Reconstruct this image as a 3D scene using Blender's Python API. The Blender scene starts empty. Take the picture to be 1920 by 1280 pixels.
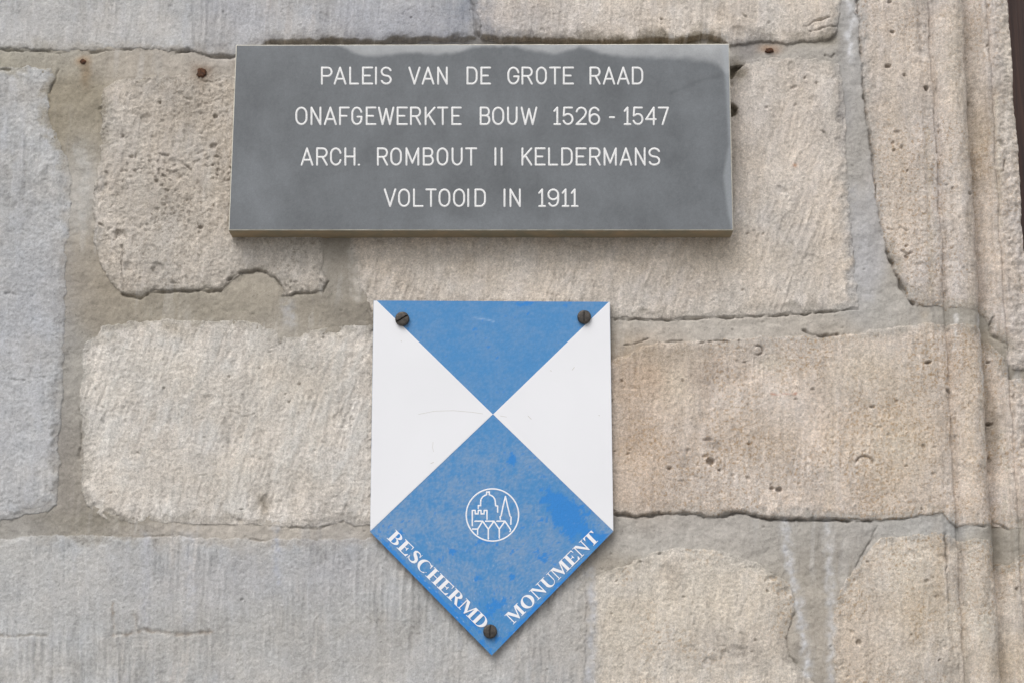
import bpy, bmesh, math, random
import numpy as np
from mathutils import Vector
S = bpy.context.scene
COL = S.collection
# ---------------------------------------------------------------- camera
F = 3530.0            # focal length in photo pixels (photo 1920 x 1280)
M = 0.0006            # metres per photo pixel on the wall, at the picture centre
TH = math.radians(13.0)
D = F * M
CY, CZ = -D * math.cos(TH), -D * math.sin(TH)
cam_d = bpy.data.cameras.new('camera')
cam = bpy.data.objects.new('camera', cam_d); COL.objects.link(cam)
cam.location = (0, CY, CZ); cam.rotation_euler = (math.radians(90) + TH, 0, 0)
cam_d.sensor_width = 36.0; cam_d.lens = 36.0 * F / 1920.0
cam_d.clip_start = 0.05; cam_d.clip_end = 200
S.camera = cam
# ---------------------------------------------------------------- light
SUN_EL, SUN_AZ = math.radians(52), math.radians(24)     # overcast: a wide soft sun, high, a little from the left
w = bpy.data.worlds.new('World'); S.world = w; w.use_nodes = True
nt = w.node_tree; nt.nodes.clear()
sky = nt.nodes.new('ShaderNodeTexSky'); sky.sky_type = 'NISHITA'; sky.sun_disc = False
sky.sun_elevation = SUN_EL; sky.sun_rotation = math.pi + SUN_AZ
sky.air_density = 1.0; sky.dust_density = 4.0; sky.ozone_density = 1.0
hs = nt.nodes.new('ShaderNodeHueSaturation'); hs.inputs['Saturation'].default_value = 0.22
bg = nt.nodes.new('ShaderNodeBackground'); bg.inputs['Strength'].default_value = 0.13
wo = nt.nodes.new('ShaderNodeOutputWorld')
nt.links.new(sky.outputs[0], hs.inputs['Color']); nt.links.new(hs.outputs[0], bg.inputs['Color'])
nt.links.new(bg.outputs[0], wo.inputs['Surface'])
sl = bpy.data.lights.new('sun', 'SUN'); sl.energy = 1.1; sl.angle = math.radians(38); sl.color = (1.0, 0.965, 0.92)
so = bpy.data.objects.new('sun', sl); COL.objects.link(so)
sd = Vector((-math.sin(SUN_AZ) * math.cos(SUN_EL), -math.cos(SUN_AZ) * math.cos(SUN_EL), math.sin(SUN_EL)))
so.rotation_euler = sd.to_track_quat('Z', 'Y').to_euler()
S.view_settings.view_transform = 'Standard'; S.view_settings.look = 'None'
S.view_settings.exposure = 0.18; S.view_settings.gamma = 1.0
# ---------------------------------------------------------------- mapping photo <-> wall
ct, st = math.cos(TH), math.sin(TH)
def to_px(X, Y, Z):
    ry, rz = Y - CY, Z - CZ
    dep = ry * ct + rz * st
    return 960 + F * X / dep, 640 - F * (-ry * st + rz * ct) / dep
def at(px, py, proud=0.0):
    """the point of the wall plane (or of the plane `proud` metres in front of it) that the photo shows at px, py"""
    a = (np.asarray(px, float) - 960) / F; b = (640 - np.asarray(py, float)) / F
    dy = ct - b * st; dz = st + b * ct
    t = (-proud - CY) / dy
    return a * t, CZ + dz * t
def lin(c):
    c = np.asarray(c, float) / 255.0
    return np.where(c <= 0.04045, c / 12.92, ((c + 0.055) / 1.055) ** 2.4)
# ---------------------------------------------------------------- noise in numpy
_rs = np.random.RandomState(7)
_P = np.concatenate([_rs.permutation(4096)] * 2)
_G = _rs.uniform(0, 2 * math.pi, 4096); _GX, _GY = np.cos(_G), np.sin(_G)
def perlin(x, y, seed=0):
    x = x + seed * 37.13; y = y + seed * 91.71
    xi = np.floor(x).astype(np.int64); yi = np.floor(y).astype(np.int64)
    xf = x - xi; yf = y - yi
    u = xf * xf * xf * (xf * (xf * 6 - 15) + 10); v = yf * yf * yf * (yf * (yf * 6 - 15) + 10)
    def g(ix, iy, dx, dy):
        h = _P[(_P[(ix + seed * 131) & 4095] + iy) & 4095]
        return _GX[h] * dx + _GY[h] * dy
    a = g(xi, yi, xf, yf); b = g(xi + 1, yi, xf - 1, yf)
    c = g(xi, yi + 1, xf, yf - 1); d = g(xi + 1, yi + 1, xf - 1, yf - 1)
    return ((a + (b - a) * u) * (1 - v) + (c + (d - c) * u) * v) * 1.5
def fbm(x, y, s, octv=4, seed=0, gain=0.5):
    o = 0; a = 1.0; f = 1.0 / s
    for k in range(octv):
        o = o + a * perlin(x * f, y * f, seed + k * 3); a *= gain; f *= 2.03
    return o
def sstep(a, b, x):
    t = np.clip((x - a) / (b - a), 0, 1); return t * t * (3 - 2 * t)
def seg_dist(px, py, pts, closed=False):
    best = np.full(px.shape, 1e9); n = len(pts)
    for i in range(n if closed else n - 1):
        x0, y0 = pts[i]; x1, y1 = pts[(i + 1) % n]
        dx, dy = x1 - x0, y1 - y0; L = dx * dx + dy * dy + 1e-9
        t = np.clip(((px - x0) * dx + (py - y0) * dy) / L, 0, 1)
        best = np.minimum(best, (px - x0 - t * dx) ** 2 + (py - y0 - t * dy) ** 2)
    return np.sqrt(best)
def sdf_poly(px, py, pts):
    d = seg_dist(px, py, pts, True); ins = np.zeros(px.shape, bool); n = len(pts)
    for i in range(n):
        x0, y0 = pts[i]; x1, y1 = pts[(i + 1) % n]
        if y0 == y1: continue
        c = (y0 > py) != (y1 > py)
        ins ^= c & (px < (x1 - x0) * (py - y0) / (y1 - y0) + x0)
    return np.where(ins, d, -d)
# ---------------------------------------------------------------- the scene helpers
def setp(o, label=None, cat=None, group=None, kind=None):
    if label: o['label'] = label
    if cat: o['category'] = cat
    if group: o['group'] = group
    if kind: o['kind'] = kind
    return o
def empty(name, loc, label, cat, group=None):
    o = bpy.data.objects.new(name, None); COL.objects.link(o); o.location = loc
    o.empty_display_size = 0.05
    return setp(o, label, cat, group)
def link(name, me, mat, parent=None, loc=None):
    o = bpy.data.objects.new(name, me); COL.objects.link(o)
    if mat is not None:
        for m_ in (mat if isinstance(mat, (list, tuple)) else [mat]): me.materials.append(m_)
    if parent is not None:
        o.parent = parent
        o.location = Vector(loc or (0, 0, 0)) - parent.location
    elif loc is not None: o.location = loc
    return o
def mesh_np(name, V, quads, colors=None, smooth=True, mats=None):
    me = bpy.data.meshes.new(name)
    me.vertices.add(len(V)); me.vertices.foreach_set('co', np.ascontiguousarray(V, dtype=np.float32).ravel())
    n = len(quads); me.loops.add(n * 4); me.loops.foreach_set('vertex_index', quads.astype(np.int32).ravel())
    me.polygons.add(n); me.polygons.foreach_set('loop_start', np.arange(0, n * 4, 4, dtype=np.int32))
    me.polygons.foreach_set('use_smooth', np.full(n, smooth, dtype=bool))
    me.update(calc_edges=True)
    if colors is not None:
        at_ = me.color_attributes.new('tint', 'FLOAT_COLOR', 'POINT')
        c = np.ones((len(V), 4), np.float32); c[:, :3] = colors
        at_.data.foreach_set('color', c.ravel())
    return me
def mesh_py(name, V, Fc, smooth=False):
    me = bpy.data.meshes.new(name); me.from_pydata([tuple(v) for v in V], [], Fc); me.update()
    me.polygons.foreach_set('use_smooth', np.full(len(me.polygons), smooth, dtype=bool))
    return me
# ---------------------------------------------------------------- materials
class NT:
    def __init__(s, name):
        s.m = bpy.data.materials.new(name); s.m.use_nodes = True; s.t = s.m.node_tree; s.t.nodes.clear()
        s.out = s.n('ShaderNodeOutputMaterial'); s.b = s.n('ShaderNodeBsdfPrincipled')
        s.l(s.b.outputs[0], s.out.inputs[0])
        s.co = s.n('ShaderNodeTexCoord').outputs['Object']
    def n(s, t, **k):
        x = s.t.nodes.new(t)
        for a, b in k.items(): setattr(x, a, b)
        return x
    def l(s, a, b): s.t.links.new(a, b)
    def noise(s, scale, detail=3, rough=0.6, vec=None, sc=None, dist=0.0):
        v = vec or s.co
        if sc:
            mp = s.n('ShaderNodeMapping'); mp.inputs['Scale'].default_value = sc; s.l(v, mp.inputs[0]); v = mp.outputs[0]
        x = s.n('ShaderNodeTexNoise'); s.l(v, x.inputs['Vector'])
        x.inputs['Scale'].default_value = scale; x.inputs['Detail'].default_value = detail
        x.inputs['Roughness'].default_value = rough; x.inputs['Distortion'].default_value = dist
        return x.outputs[0]
    def rng(s, v, a, b, c, d):
        x = s.n('ShaderNodeMapRange'); s.l(v, x.inputs[0])
        for i, q in enumerate((a, b, c, d)): x.inputs[1 + i].default_value = q
        return x.outputs[0]
    def mix(s, f, a, b, mode='MIX'):
        x = s.n('ShaderNodeMix'); x.data_type = 'RGBA'; x.blend_type = mode
        for k, q in ((0, f), (6, a), (7, b)):
            if hasattr(q, 'is_output') or isinstance(q, bpy.types.NodeSocket): s.l(q, x.inputs[k])
            elif k == 0: x.inputs[0].default_value = q
            else: x.inputs[k].default_value = (*q, 1)
        return x.outputs[2]
    def gain(s, col, v):
        x = s.n('ShaderNodeVectorMath', operation='SCALE'); s.l(col, x.inputs[0]); s.l(v, x.inputs['Scale']); return x.outputs[0]
    def attr(s):
        x = s.n('ShaderNodeAttribute'); x.attribute_name = 'tint'; return x.outputs['Color']
    def bump(s, h, dist, strength=1.0, normal=None):
        x = s.n('ShaderNodeBump'); x.inputs['Strength'].default_value = strength; x.inputs['Distance'].default_value = dist
        s.l(h, x.inputs['Height'])
        if normal: s.l(normal, x.inputs['Normal'])
        return x.outputs[0]
def stone_mat(name, var=0.2, bumpd=0.0009, speck=None, speck_amt=0.0, rough=0.92, gscale=520):
    k = NT(name); c = k.attr()
    g = k.noise(gscale, 5, 0.85); g2 = k.noise(200, 6, 0.85); dr = k.noise(150, 5, 0.7, sc=(1, 1, .12))
    c = k.gain(c, k.rng(g, 0.34, 0.66, 1 - var * 1.3, 1 + var * 1.3))
    c = k.gain(c, k.rng(g2, 0.36, 0.64, 1 - var * 0.9, 1 + var * 0.9))
    c = k.gain(c, k.rng(dr, 0.3, 0.7, 1 - var * 0.5, 1 + var * 0.5))
    if speck is not None:
        sp = k.noise(300, 4, 0.7, dist=0.3); zn = k.noise(9, 3, .6)
        z = k.n('ShaderNodeMath', operation='MULTIPLY'); k.l(k.rng(sp, 0.52, 0.62, 0, speck_amt), z.inputs[0]); k.l(k.rng(zn, .42, .6, .15, 1), z.inputs[1])
        c = k.mix(z.outputs[0], c, tuple(lin(speck)))
    # dark grains and light grains
    dk = k.noise(430, 3, 0.6); c = k.gain(c, k.rng(dk, 0.62, 0.70, 1, 0.72))
    k.l(c, k.b.inputs['Base Color']); k.b.inputs['Roughness'].default_value = rough
    k.b.inputs['Specular IOR Level'].default_value = 0.2
    n1 = k.bump(k.noise(260, 6, 0.8), bumpd * 1.3, 0.8)
    n2 = k.bump(dr, bumpd * 1.2, 0.7, n1)
    k.l(n2, k.b.inputs['Normal'])
    return k.m
MAT_grey = stone_mat('grey_limestone', 0.12, 0.0008)
MAT_beige = stone_mat('beige_sandstone', 0.20, 0.0011)
MAT_ochre = stone_mat('ochre_speckled_sandstone', 0.20, 0.0012, (158, 126, 84), 0.55)
MAT_rough = stone_mat('weathered_rough_stone', 0.17, 0.0014, (128, 118, 104), 0.5)
MAT_mortar = stone_mat('lime_mortar', 0.09, 0.0007, rough=0.95, gscale=640)
# ---------------------------------------------------------------- wall fields, all in photo pixels of relief
u_edge = 1932.0
dx = 2.0 * M
XR = (u_edge + 14 - 960) * M
def axis(lo, hi, flo, fhi, step, coarse):
    a = list(np.arange(flo, lo, -coarse))[::-1]; b = list(np.arange(flo + step, fhi, step)); c = list(np.arange(fhi, hi, coarse))
    return np.array(a + b + c)
gx = axis(-0.90, XR + 0.0001, -0.612, XR - 0.0012, dx, 8 * M)
zt = at(960, -12)[1]; zb = at(960, 1292)[1]
gz = axis(zb - 0.26, zt + 0.26, float(zb), float(zt), dx, 8 * M)
GX, GZ = np.meshgrid(gx, gz)
PX, PY = to_px(GX, 0.0, GZ)
U = GX / M + 960
# domain wobble
WX = PX + 3.6 * fbm(PX, PY, 26, 5, 1, 0.62); WY = PY + 3.6 * fbm(PX, PY, 26, 5, 5, 0.62)

def prof(u):
    h = -4 * sstep(1748, 1760, u) - 5 * sstep(1760, 1780, u)
    roll = -27 + 33 * np.sqrt(np.clip(1 - ((u - 1813) / 33.0) ** 2, 0, 1))
    h = np.where((u > 1776) & (u < 1850), np.where(u < 1784, np.minimum(h - 8 * sstep(1776, 1784, u), np.maximum(roll, -17)), roll), h)
    hol = -42 + 22 * sstep(1846, 1878, u) + 7 * sstep(1878, 1882, u) - 5 * sstep(1890, 1893, u)
    h = np.where(u >= 1843, np.where(u < 1850, np.minimum(roll, hol), hol), h)
    h = h + 7 * sstep(1893, 1899, u) - 8 * ((np.clip(u, 1893, 1934) - 1893) / 41) ** 2
    h = h - 150 * sstep(1936, 1943, u)
    return h
PROF = prof(U + 3.0 * fbm(PX * 0.6, PY * 0.3, 26, 4, 41)) * (1 + .10 * fbm(PX * .3, PY, 90, 3, 43))

# fine cracks and open joints: (points, half width, depth, painted shade)
CR = [
 ([(0,92),(40,95),(75,94),(100,99),(125,97)],1.6,7,.5),([(170,98),(200,96),(247,92)],1.5,6,.5),
 ([(330,98),(352,94),(385,104),(410,107),(440,106)],2.0,9,.7),
 ([(0,130),(25,132),(50,130)],1.5,5,.5),
 ([(884,0),(888,20),(893,45),(896,66)],1.8,6,.6),
 ([(92,190),(95,165),(106,140),(108,128)],1.8,6,.6),
 ([(1150,598),(1200,599),(1262,600),(1330,596),(1400,595),(1450,592),(1505,589),(1560,585),(1610,579)],1.5,9,.9),
 ([(1172,647),(1190,642),(1206,640),(1216,635)],2.0,8,.8),([(1312,641),(1340,639),(1368,638)],1.4,6,.7),
 ([(1508,619),(1518,627),(1540,630),(1572,627)],2.4,9,.9),([(1250,640),(1280,639)],1.2,5,.5),
 ([(1153,963),(1196,967),(1252,961),(1308,963),(1342,970),(1381,960),(1400,963),(1426,970),(1494,974),(1561,974),(1634,976)],2.4,12,.9),
 ([(1634,976),(1700,972),(1764,963)],1.0,3,.3),
 ([(1607,0),(1613,60),(1618,130),(1621,180),(1628,230),(1636,285),(1641,340)],2.2,9,.9),
 ([(1641,340),(1646,390),(1653,432),(1664,470)],1.5,6,.6),([(1664,470),(1680,512),(1697,548),(1711,570)],3.0,13,1.0),
 ([(430,525),(450,512),(480,505),(503,512),(522,527),(530,541)],2.0,9,.8),
 ([(230,552),(262,560),(290,548),(340,547),(413,545)],2.0,8,.7),([(530,556),(560,549),(604,549),(614,528)],1.5,6,.6),
 ([(298,288),(306,291),(317,293)],1.3,5,.7),([(343,308),(352,314),(359,321)],1.3,5,.7),
 ([(187,420),(200,432),(215,437),(233,440),(238,446)],1.5,6,.5),([(230,460),(228,500),(232,530)],1.6,5,.4),
 ([(175,450),(190,452),(208,450)],1.2,4,.4),
 ([(147,757),(152,790),(150,830),(147,860)],1.5,5,.4),
 ([(506,987),(560,988),(600,990),(630,978),(643,976)],1.2,4,.5),([(255,1004),(360,1004)],1.0,3,.2),
 ([(470,1010),(495,1013)],1.4,4,.4),([(0,709),(40,712),(85,707)],1.0,2.5,.15),
 ([(211,1130),(213,1160),(214,1190),(240,1189),(262,1180),(300,1184),(345,1188),(394,1184)],3.2,2.2,.05),
 ([(0,1191),(30,1193),(60,1189),(85,1191)],2.6,1.6,.05),
 ([(1390,26),(1400,34)],1.2,5,.5),([(1505,52),(1530,40),(1555,32)],1.5,6,.6),([(1520,58),(1545,52),(1572,48)],1.3,5,.5),
 ([(1548,104),(1560,108),(1566,100)],1.5,6,.7),([(1535,243),(1548,250),(1550,260)],1.1,4,.5),([(1572,165),(1577,180),(1572,182)],1.2,4,.5),
 ([(1664,430),(1680,432),(1690,428),(1700,434)],1.2,4,.4),([(1690,470),(1702,478),(1710,475)],1.4,5,.5),
 ([(1870,265),(1873,255),(1884,262)],1.3,5,.5),([(1871,240),(1876,262),(1886,270),(1888,300),(1884,318)],1.6,7,.5),
 ([(1869,590),(1862,605),(1864,625),(1880,634),(1890,650)],2.0,8,.5),
 ([(1856,6),(1860,25)],1.0,3,.2),([(1773,1000),(1776,1060),(1779,1120),(1780,1177)],1.5,6,.6),
 ([(1474,1196),(1482,1230),(1500,1250),(1518,1263)],1.5,5,.5),([(1300,500),(1312,520),(1320,545)],.9,2.5,.25),
 ([(1487,1110),(1493,1140),(1480,1180)],1.4,4,.3),([(1645,985),(1630,1020),(1604,1060)],1.3,5,.35),
 ([(1805,990),(1830,987),(1850,984)],1.6,6,.5),([(1868,970),(1888,985),(1895,992)],1.8,7,.6),
 ([(1895,690),(1903,720),(1906,750)],1.4,5,.5),([(1772,550),(1776,575)],1.2,4,.3),
 ([(1466,345),(1476,362)],2.6,2.5,.1),([(496,925),(493,945),(503,965)],3.0,3,.25),
 ([(433,770),(455,780),(475,775)],1.2,2.5,.25),
]
CRK = np.zeros_like(PX); RECESS_SHADE = np.zeros_like(PX)  # second field: shade painted as dark colour into cracks, pits and fossil rings
jx = 2.4 * fbm(PX, PY, 19, 4, 61, .55); jy = 2.4 * fbm(PX, PY, 19, 4, 67, .55)
cw = 0.45 + 1.1 * np.clip(0.45 + fbm(PX, PY, 34, 3, 71, .5), 0, 1.2)
for pts, hw, dep, shade in CR:
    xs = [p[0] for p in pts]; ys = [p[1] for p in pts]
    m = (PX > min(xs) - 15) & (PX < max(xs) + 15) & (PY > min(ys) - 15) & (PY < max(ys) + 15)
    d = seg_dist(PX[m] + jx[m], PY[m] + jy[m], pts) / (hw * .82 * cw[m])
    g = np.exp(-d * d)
    CRK[m] = np.maximum(CRK[m], .85 * dep * g * np.clip(cw[m], .4, 1.3)); RECESS_SHADE[m] = np.maximum(RECESS_SHADE[m], shade * 0.48 * g * np.clip(cw[m], .3, 1))
# pits and small holes: x, y, rx, ry, angle, depth
PITS = [
 (1332,865,8,6,0,10),(1322,855,7,4,20,4),(1448,914,5,4,0,7),(1461,917,6,5,0,8),(1350,880,4,3,0,6),(1256,878,4,3.5,0,6),
 (1325,824,10,3,5,5),(1635,761,5,3.5,0,6),(1741,679,7,3,-15,8),(1280,712,3,3,0,5),(1522,730,4,3,0,4),(1404,832,3,3,0,5),
 (1290,846,4,6,0,3),(1374,890,4,3,0,4),(1402,896,4,4,0,4),(1177,851,3,3,0,5),(1750,888,7,3,10,4),(1682,752,4,3,0,3),
 (1738,165,5,6,0,13),(1735,60,2.5,2.5,0,5),(1666,125,6,4.5,10,9),(1674,61,4,3,0,6),(1697,141,4,3,0,6),(1669,4,4,2,0,6),(1671,46,4,2,0,3),
 (1682,248,7,4,20,4),(1675,268,3,4,0,5),(1691,276,3,4,0,5),(1677,282,3,2,0,5),(1823,183,4,6,15,6),(1758,282,2.5,2.5,0,6),
 (1699,482,5,3,20,7),(1820,362,5,3,0,6),(1860,673,4,3,0,6),(1863,789,8,4,10,10),(1862,856,6,6,0,6),(1778,731,6,3,40,6),(1731,837,4,4,0,5),
 (273,224,12,9,-25,5),(300,194,4,4,0,6),(404,219,5,3.5,0,7),(400,275,8,6,-20,6),(230,256,4,3,0,6),(304,227,3,2,0,3),(378,427,5,4,0,6),
 (225,441,14,10,0,5),(295,505,12,15,15,5),(240,503,10,13,0,4),(287,258,4,3,0,3),(330,330,14,8,20,4),(188,204,4,4,0,6),(295,343,5,9,0,3),
 (387,154,12,3,10,3),(411,164,8,3,15,2),(1372,160,3,6,0,3),
 (1611,1204,6,6,0,6),(1598,1184,4,5,0,4),(1417,1198,3,3,0,5),(1640,1008,4,3,0,3),(1250,1075,14,20,10,3),(1470,1110,14,12,0,3),
 (1380,1225,28,16,0,3),(1330,1240,14,10,0,3),(1909,1101,3,3,0,6),(1738,1088,5,4,0,4),(1757,1117,4,4,0,5),
 (535,739,2.5,2,0,5),(496,945,9,20,-5,4),(450,975,8,4,0,3),(1465,357,12,6,35,4),(1385,60,16,12,0,4),(1485,128,8,14,0,3),(1490,165,7,4,0,4),
 (320,10,3,3,0,2),(13,550,7,3,0,3),(25,552,3,4,0,3),(1575,225,10,10,0,2),(1520,485,14,10,0,2),(1650,800,4,3,0,3)]
_rp = random.Random(23)
for _ in range(240):      # scattered small holes and shallow flake scars
    x, y = _rp.uniform(150, 1900), _rp.uniform(10, 1275)
    if 430 < x < 1375 and 85 < y < 445: continue
    if x < 1100 and y > 1000 and _rp.random() < .6: continue
    if _rp.random() < .8: PITS.append((x, y, _rp.uniform(1.6, 3.2), _rp.uniform(1.4, 2.6), _rp.uniform(-40, 40), _rp.uniform(3, 6)))
    else: PITS.append((x, y, _rp.uniform(7, 20), _rp.uniform(5, 13), _rp.uniform(-40, 40), _rp.uniform(1.2, 2.4)))
PITH = np.zeros_like(PX)
for x, y, rx, ry, an, dep in PITS:
    m = (abs(PX - x) < 3 * max(rx, ry)) & (abs(PY - y) < 3 * max(rx, ry))
    c, s = math.cos(math.radians(an)), math.sin(math.radians(an))
    ax = (PX[m] - x + jx[m] * .8) ; ay = (PY[m] - y + jy[m] * .8)
    d = np.sqrt(((ax * c + ay * s) / rx) ** 2 + ((-ax * s + ay * c) / ry) ** 2)
    g = 1 - sstep(0.55, 1.15, d)
    PITH[m] = np.maximum(PITH[m], dep * g)
    if dep >= 6: RECESS_SHADE[m] = np.maximum(RECESS_SHADE[m], 0.45 * g)
# ring shaped fossils
for x, y, r, a in ((1621,868,16,0), (1420,656,10,1)):
    m = (abs(PX - x) < 30) & (abs(PY - y) < 30)
    rr = np.hypot(PX[m] - x, (PY[m] - y) * 1.2); g = np.exp(-((rr - r) / 2.0) ** 2)
    g = g * (sstep(4, -6, PY[m] - y) if a == 0 else sstep(-8, 2, PX[m] - x) )
    PITH[m] = np.maximum(PITH[m], 6 * g); RECESS_SHADE[m] = np.maximum(RECESS_SHADE[m], .5 * g)

def streak(an, across, along, seed):
    c, s = math.cos(math.radians(an)), math.sin(math.radians(an))
    bend = 3.0 * fbm(PX, PY, 160, 2, seed + 50)
    a = (PX * c + PY * s) + bend; b = -PX * s + PY * c
    return perlin(a / across, b / along, seed) + 0.6 * perlin(a / (across * 0.47), b / (along * 0.5), seed + 9)

# soft tinted marks: x, y, rx, ry, colour, strength (kept by all stones)
STAINS = [
 (780,40,230,60,(150,153,164),.55),(450,30,80,70,(158,158,164),.45),(60,40,120,60,(176,174,170),.4),(870,12,30,60,(120,128,140),.45),
 (230,60,160,25,(182,178,172),.4),(60,560,90,120,(158,160,166),.35),(30,800,70,200,(180,181,184),.4),(100,480,25,90,(150,150,150),.4),
 (350,210,90,70,(150,138,120),.45),(310,340,90,70,(178,166,150),.4),(250,300,40,140,(190,182,170),.45),(400,470,200,60,(188,180,168),.5),
 (330,380,60,50,(150,140,124),.3),(560,480,50,50,(186,180,170),.5),
 (1400,200,40,70,(196,190,184),.5),(1395,300,40,60,(180,170,158),.4),(1500,250,70,130,(196,182,166),.4),(1350,480,150,40,(192,178,158),.4),(900,490,260,40,(192,178,158),.4),
 (1350,470,60,40,(186,172,152),.5),(1500,520,60,60,(176,166,152),.3),
 (1190,820,26,26,(158,148,140),.75),(1180,770,18,60,(160,142,124),.4),(1330,705,40,26,(160,150,142),.6),(1215,930,40,22,(158,146,134),.5),
 (1210,700,90,60,(192,164,134),.6),(1200,860,80,110,(196,170,142),.5),(1450,680,30,22,(206,196,180),.7),(1445,825,60,60,(192,174,152),.4),
 (1270,720,30,50,(204,192,172),.5),(1620,690,80,50,(190,176,150),.35),(1680,820,90,130,(186,164,128),.35),(1690,830,50,45,(206,194,174),.5),
 (1400,655,150,22,(178,168,156),.5),(1240,665,110,20,(160,146,126),.5),(1340,830,16,12,(150,140,130),.5),
 (1700,1060,50,50,(208,198,180),.5),(1720,1150,40,60,(182,162,130),.45),(1600,1200,60,80,(190,172,150),.4),(1760,1080,14,90,(176,152,118),.4),
 (1300,1120,160,80,(200,190,172),.4),(1260,1080,18,34,(158,146,130),.55),(1370,1215,90,40,(172,160,146),.45),(1150,1180,60,120,(198,186,166),.4),
 (1170,1100,60,26,(186,180,170),.4),(1460,1160,40,60,(178,166,150),.4),
 (300,680,130,60,(190,185,174),.5),(560,720,110,120,(178,168,150),.4),(200,780,60,120,(194,189,178),.4),(430,900,250,60,(186,178,164),.45),
 (400,760,120,60,(182,174,160),.3),(520,640,70,50,(186,180,170),.4),(492,940,14,26,(150,138,120),.6),(330,620,40,16,(168,156,136),.5),
 (120,1120,200,90,(176,176,174),.4),(430,1090,200,60,(164,164,168),.4),(480,1180,250,80,(170,167,160),.35),(640,1060,80,60,(162,162,166),.4),
 (900,1240,220,40,(178,174,168),.4),(1040,1180,60,90,(176,171,164),.5),(600,1240,200,50,(168,165,160),.3),(30,1040,60,30,(184,182,176),.5),
 (1680,250,40,200,(188,172,150),.4),(1830,300,20,200,(150,134,108),.3),(1850,250,24,110,(158,136,104),.55),(1870,800,16,60,(150,136,116),.6),
 (1850,720,10,120,(158,144,122),.5),(1818,760,16,200,(196,178,152),.4),(1800,120,24,200,(196,184,162),.35),(1790,1150,30,60,(198,188,170),.4),
 (1870,1230,60,40,(188,168,136),.4),(1845,1170,16,26,(206,200,186),.6),(1905,1000,20,40,(168,162,150),.5),(1815,600,24,20,(164,160,152),.6),
 (1900,120,20,200,(206,196,176),.4),(1640,590,40,40,(172,168,160),.4),(1797,1090,12,60,(160,152,144),.5),(1790,830,14,50,(172,162,150),.4),
 (155,116,12,8,(160,122,82),.6),(160,140,10,26,(140,122,98),.7),(377,136,16,15,(120,96,74),.6),(377,155,10,22,(150,132,110),.4),
 (1440,92,26,9,(168,132,96),.45),(1447,96,16,8,(140,98,62),.45),(1490,311,4,3,(186,120,66),.7),
 (1385,135,14,22,(112,104,88),.9),(1376,208,9,12,(110,100,84),.8),(1400,80,40,22,(148,142,136),.55),(1400,95,20,18,(128,124,120),.5),
 (1845,1010,20,20,(176,170,158),.5),(1640,120,10,60,(160,148,130),.3),(885,60,22,40,(160,156,150),.4),
]
# running marks of lime: points, half width, colour, strength
RUNS = [
 ([(211,1130),(213,1160),(214,1190),(240,1189),(262,1180),(300,1184),(345,1188),(394,1184)],4,(148,136,122),.6),([(0,1191),(30,1193),(60,1189),(85,1191)],3,(156,146,132),.5),([(250,1150),(254,1170),(250,1185)],3,(146,136,124),.5),([(1310,741),(1340,742)],1,(150,120,90),.2),([(1446,738),(1492,738)],1.6,(196,132,104),.6),
 ([(1104,1120),(1102,1150)],4,(136,118,100),.6),
 ([(272,1005),(274,1060),(272,1165)],9,(190,191,197),.5),([(352,1004),(356,1080),(354,1168)],11,(188,190,196),.45),([(518,990),(520,1060),(522,1090)],7,(172,178,192),.45),
 ([(660,455),(663,500),(672,560)],9,(196,190,182),.65),([(395,270),(393,320),(384,370)],6,(196,190,180),.55),([(300,340),(302,380),(298,400)],5,(196,190,180),.5),
 ([(262,260),(258,330),(268,370)],6,(192,186,176),.45),([(205,190),(207,260)],7,(196,190,180),.4),([(1106,1068),(1110,1150),(1104,1290)],8,(186,188,194),.6),
 ([(1471,975),(1482,1060),(1500,1140),(1516,1262)],8,(200,200,202),.8),([(1550,975),(1556,1060),(1560,1150),(1557,1290)],8,(198,197,197),.7),
 ([(1590,0),(1600,30),(1592,60),(1597,110)],7,(212,212,214),.85),([(1598,350),(1615,450),(1630,560)],12,(180,179,181),.5),
 ([(1640,780),(1645,880),(1660,960)],7,(196,186,172),.5),([(1560,720),(1556,860),(1555,950)],7,(192,178,160),.4),([(1840,640),(1842,760),(1846,880)],4,(206,198,184),.6),
 ([(1886,800),(1890,880),(1890,960)],6,(210,202,188),.7),([(1872,180),(1876,300),(1880,420)],4,(206,198,182),.45),([(1790,590),(1792,660)],2.5,(208,206,204),.7),
 ([(1838,590),(1840,660),(1843,730)],2.5,(212,210,208),.7),([(1730,560),(1745,700)],8,(186,174,158),.4),([(1817,1000),(1815,1120),(1818,1280)],4,(196,190,178),.5),
 ([(540,575),(544,600)],12,(186,186,188),.7),([(150,280),(160,330),(150,420)],14,(184,182,178),.65),([(60,350),(58,520)],10,(178,178,180),.3),
 ([(880,1240),(882,1290)],8,(184,182,180),.4),([(240,170),(270,150)],5,(168,160,146),.3),([(1740,240),(1742,420),(1748,560)],6,(196,182,160),.4)]
_rg = np.random.RandomState(11)
GRAIN = _rg.standard_normal(PX.shape); GRAIN2 = _rg.standard_normal(PX.shape)
cnx = 14 * fbm(PX, PY, 60, 4, 83, .6); cny = 14 * fbm(PX, PY, 60, 4, 89, .6)
wash = fbm(PX + .08 * PY, PY * .10, 20, 5, 1201, .62) + .5 * fbm(PX, PY, 170, 3, 1207)
zw = np.clip(.25 + 1.6 * fbm(PX, PY, 190, 3, 1221), 0, 1) * sstep(40, 240, PX)
WASH = sstep(.18, .75, wash) * .42 * zw
GRIME = sstep(.15, .7, fbm(PX + .05 * PY, PY * .13, 17, 5, 1211, .62) + .4 * fbm(PX, PY, 200, 3, 1217)) * .13 * zw
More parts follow.
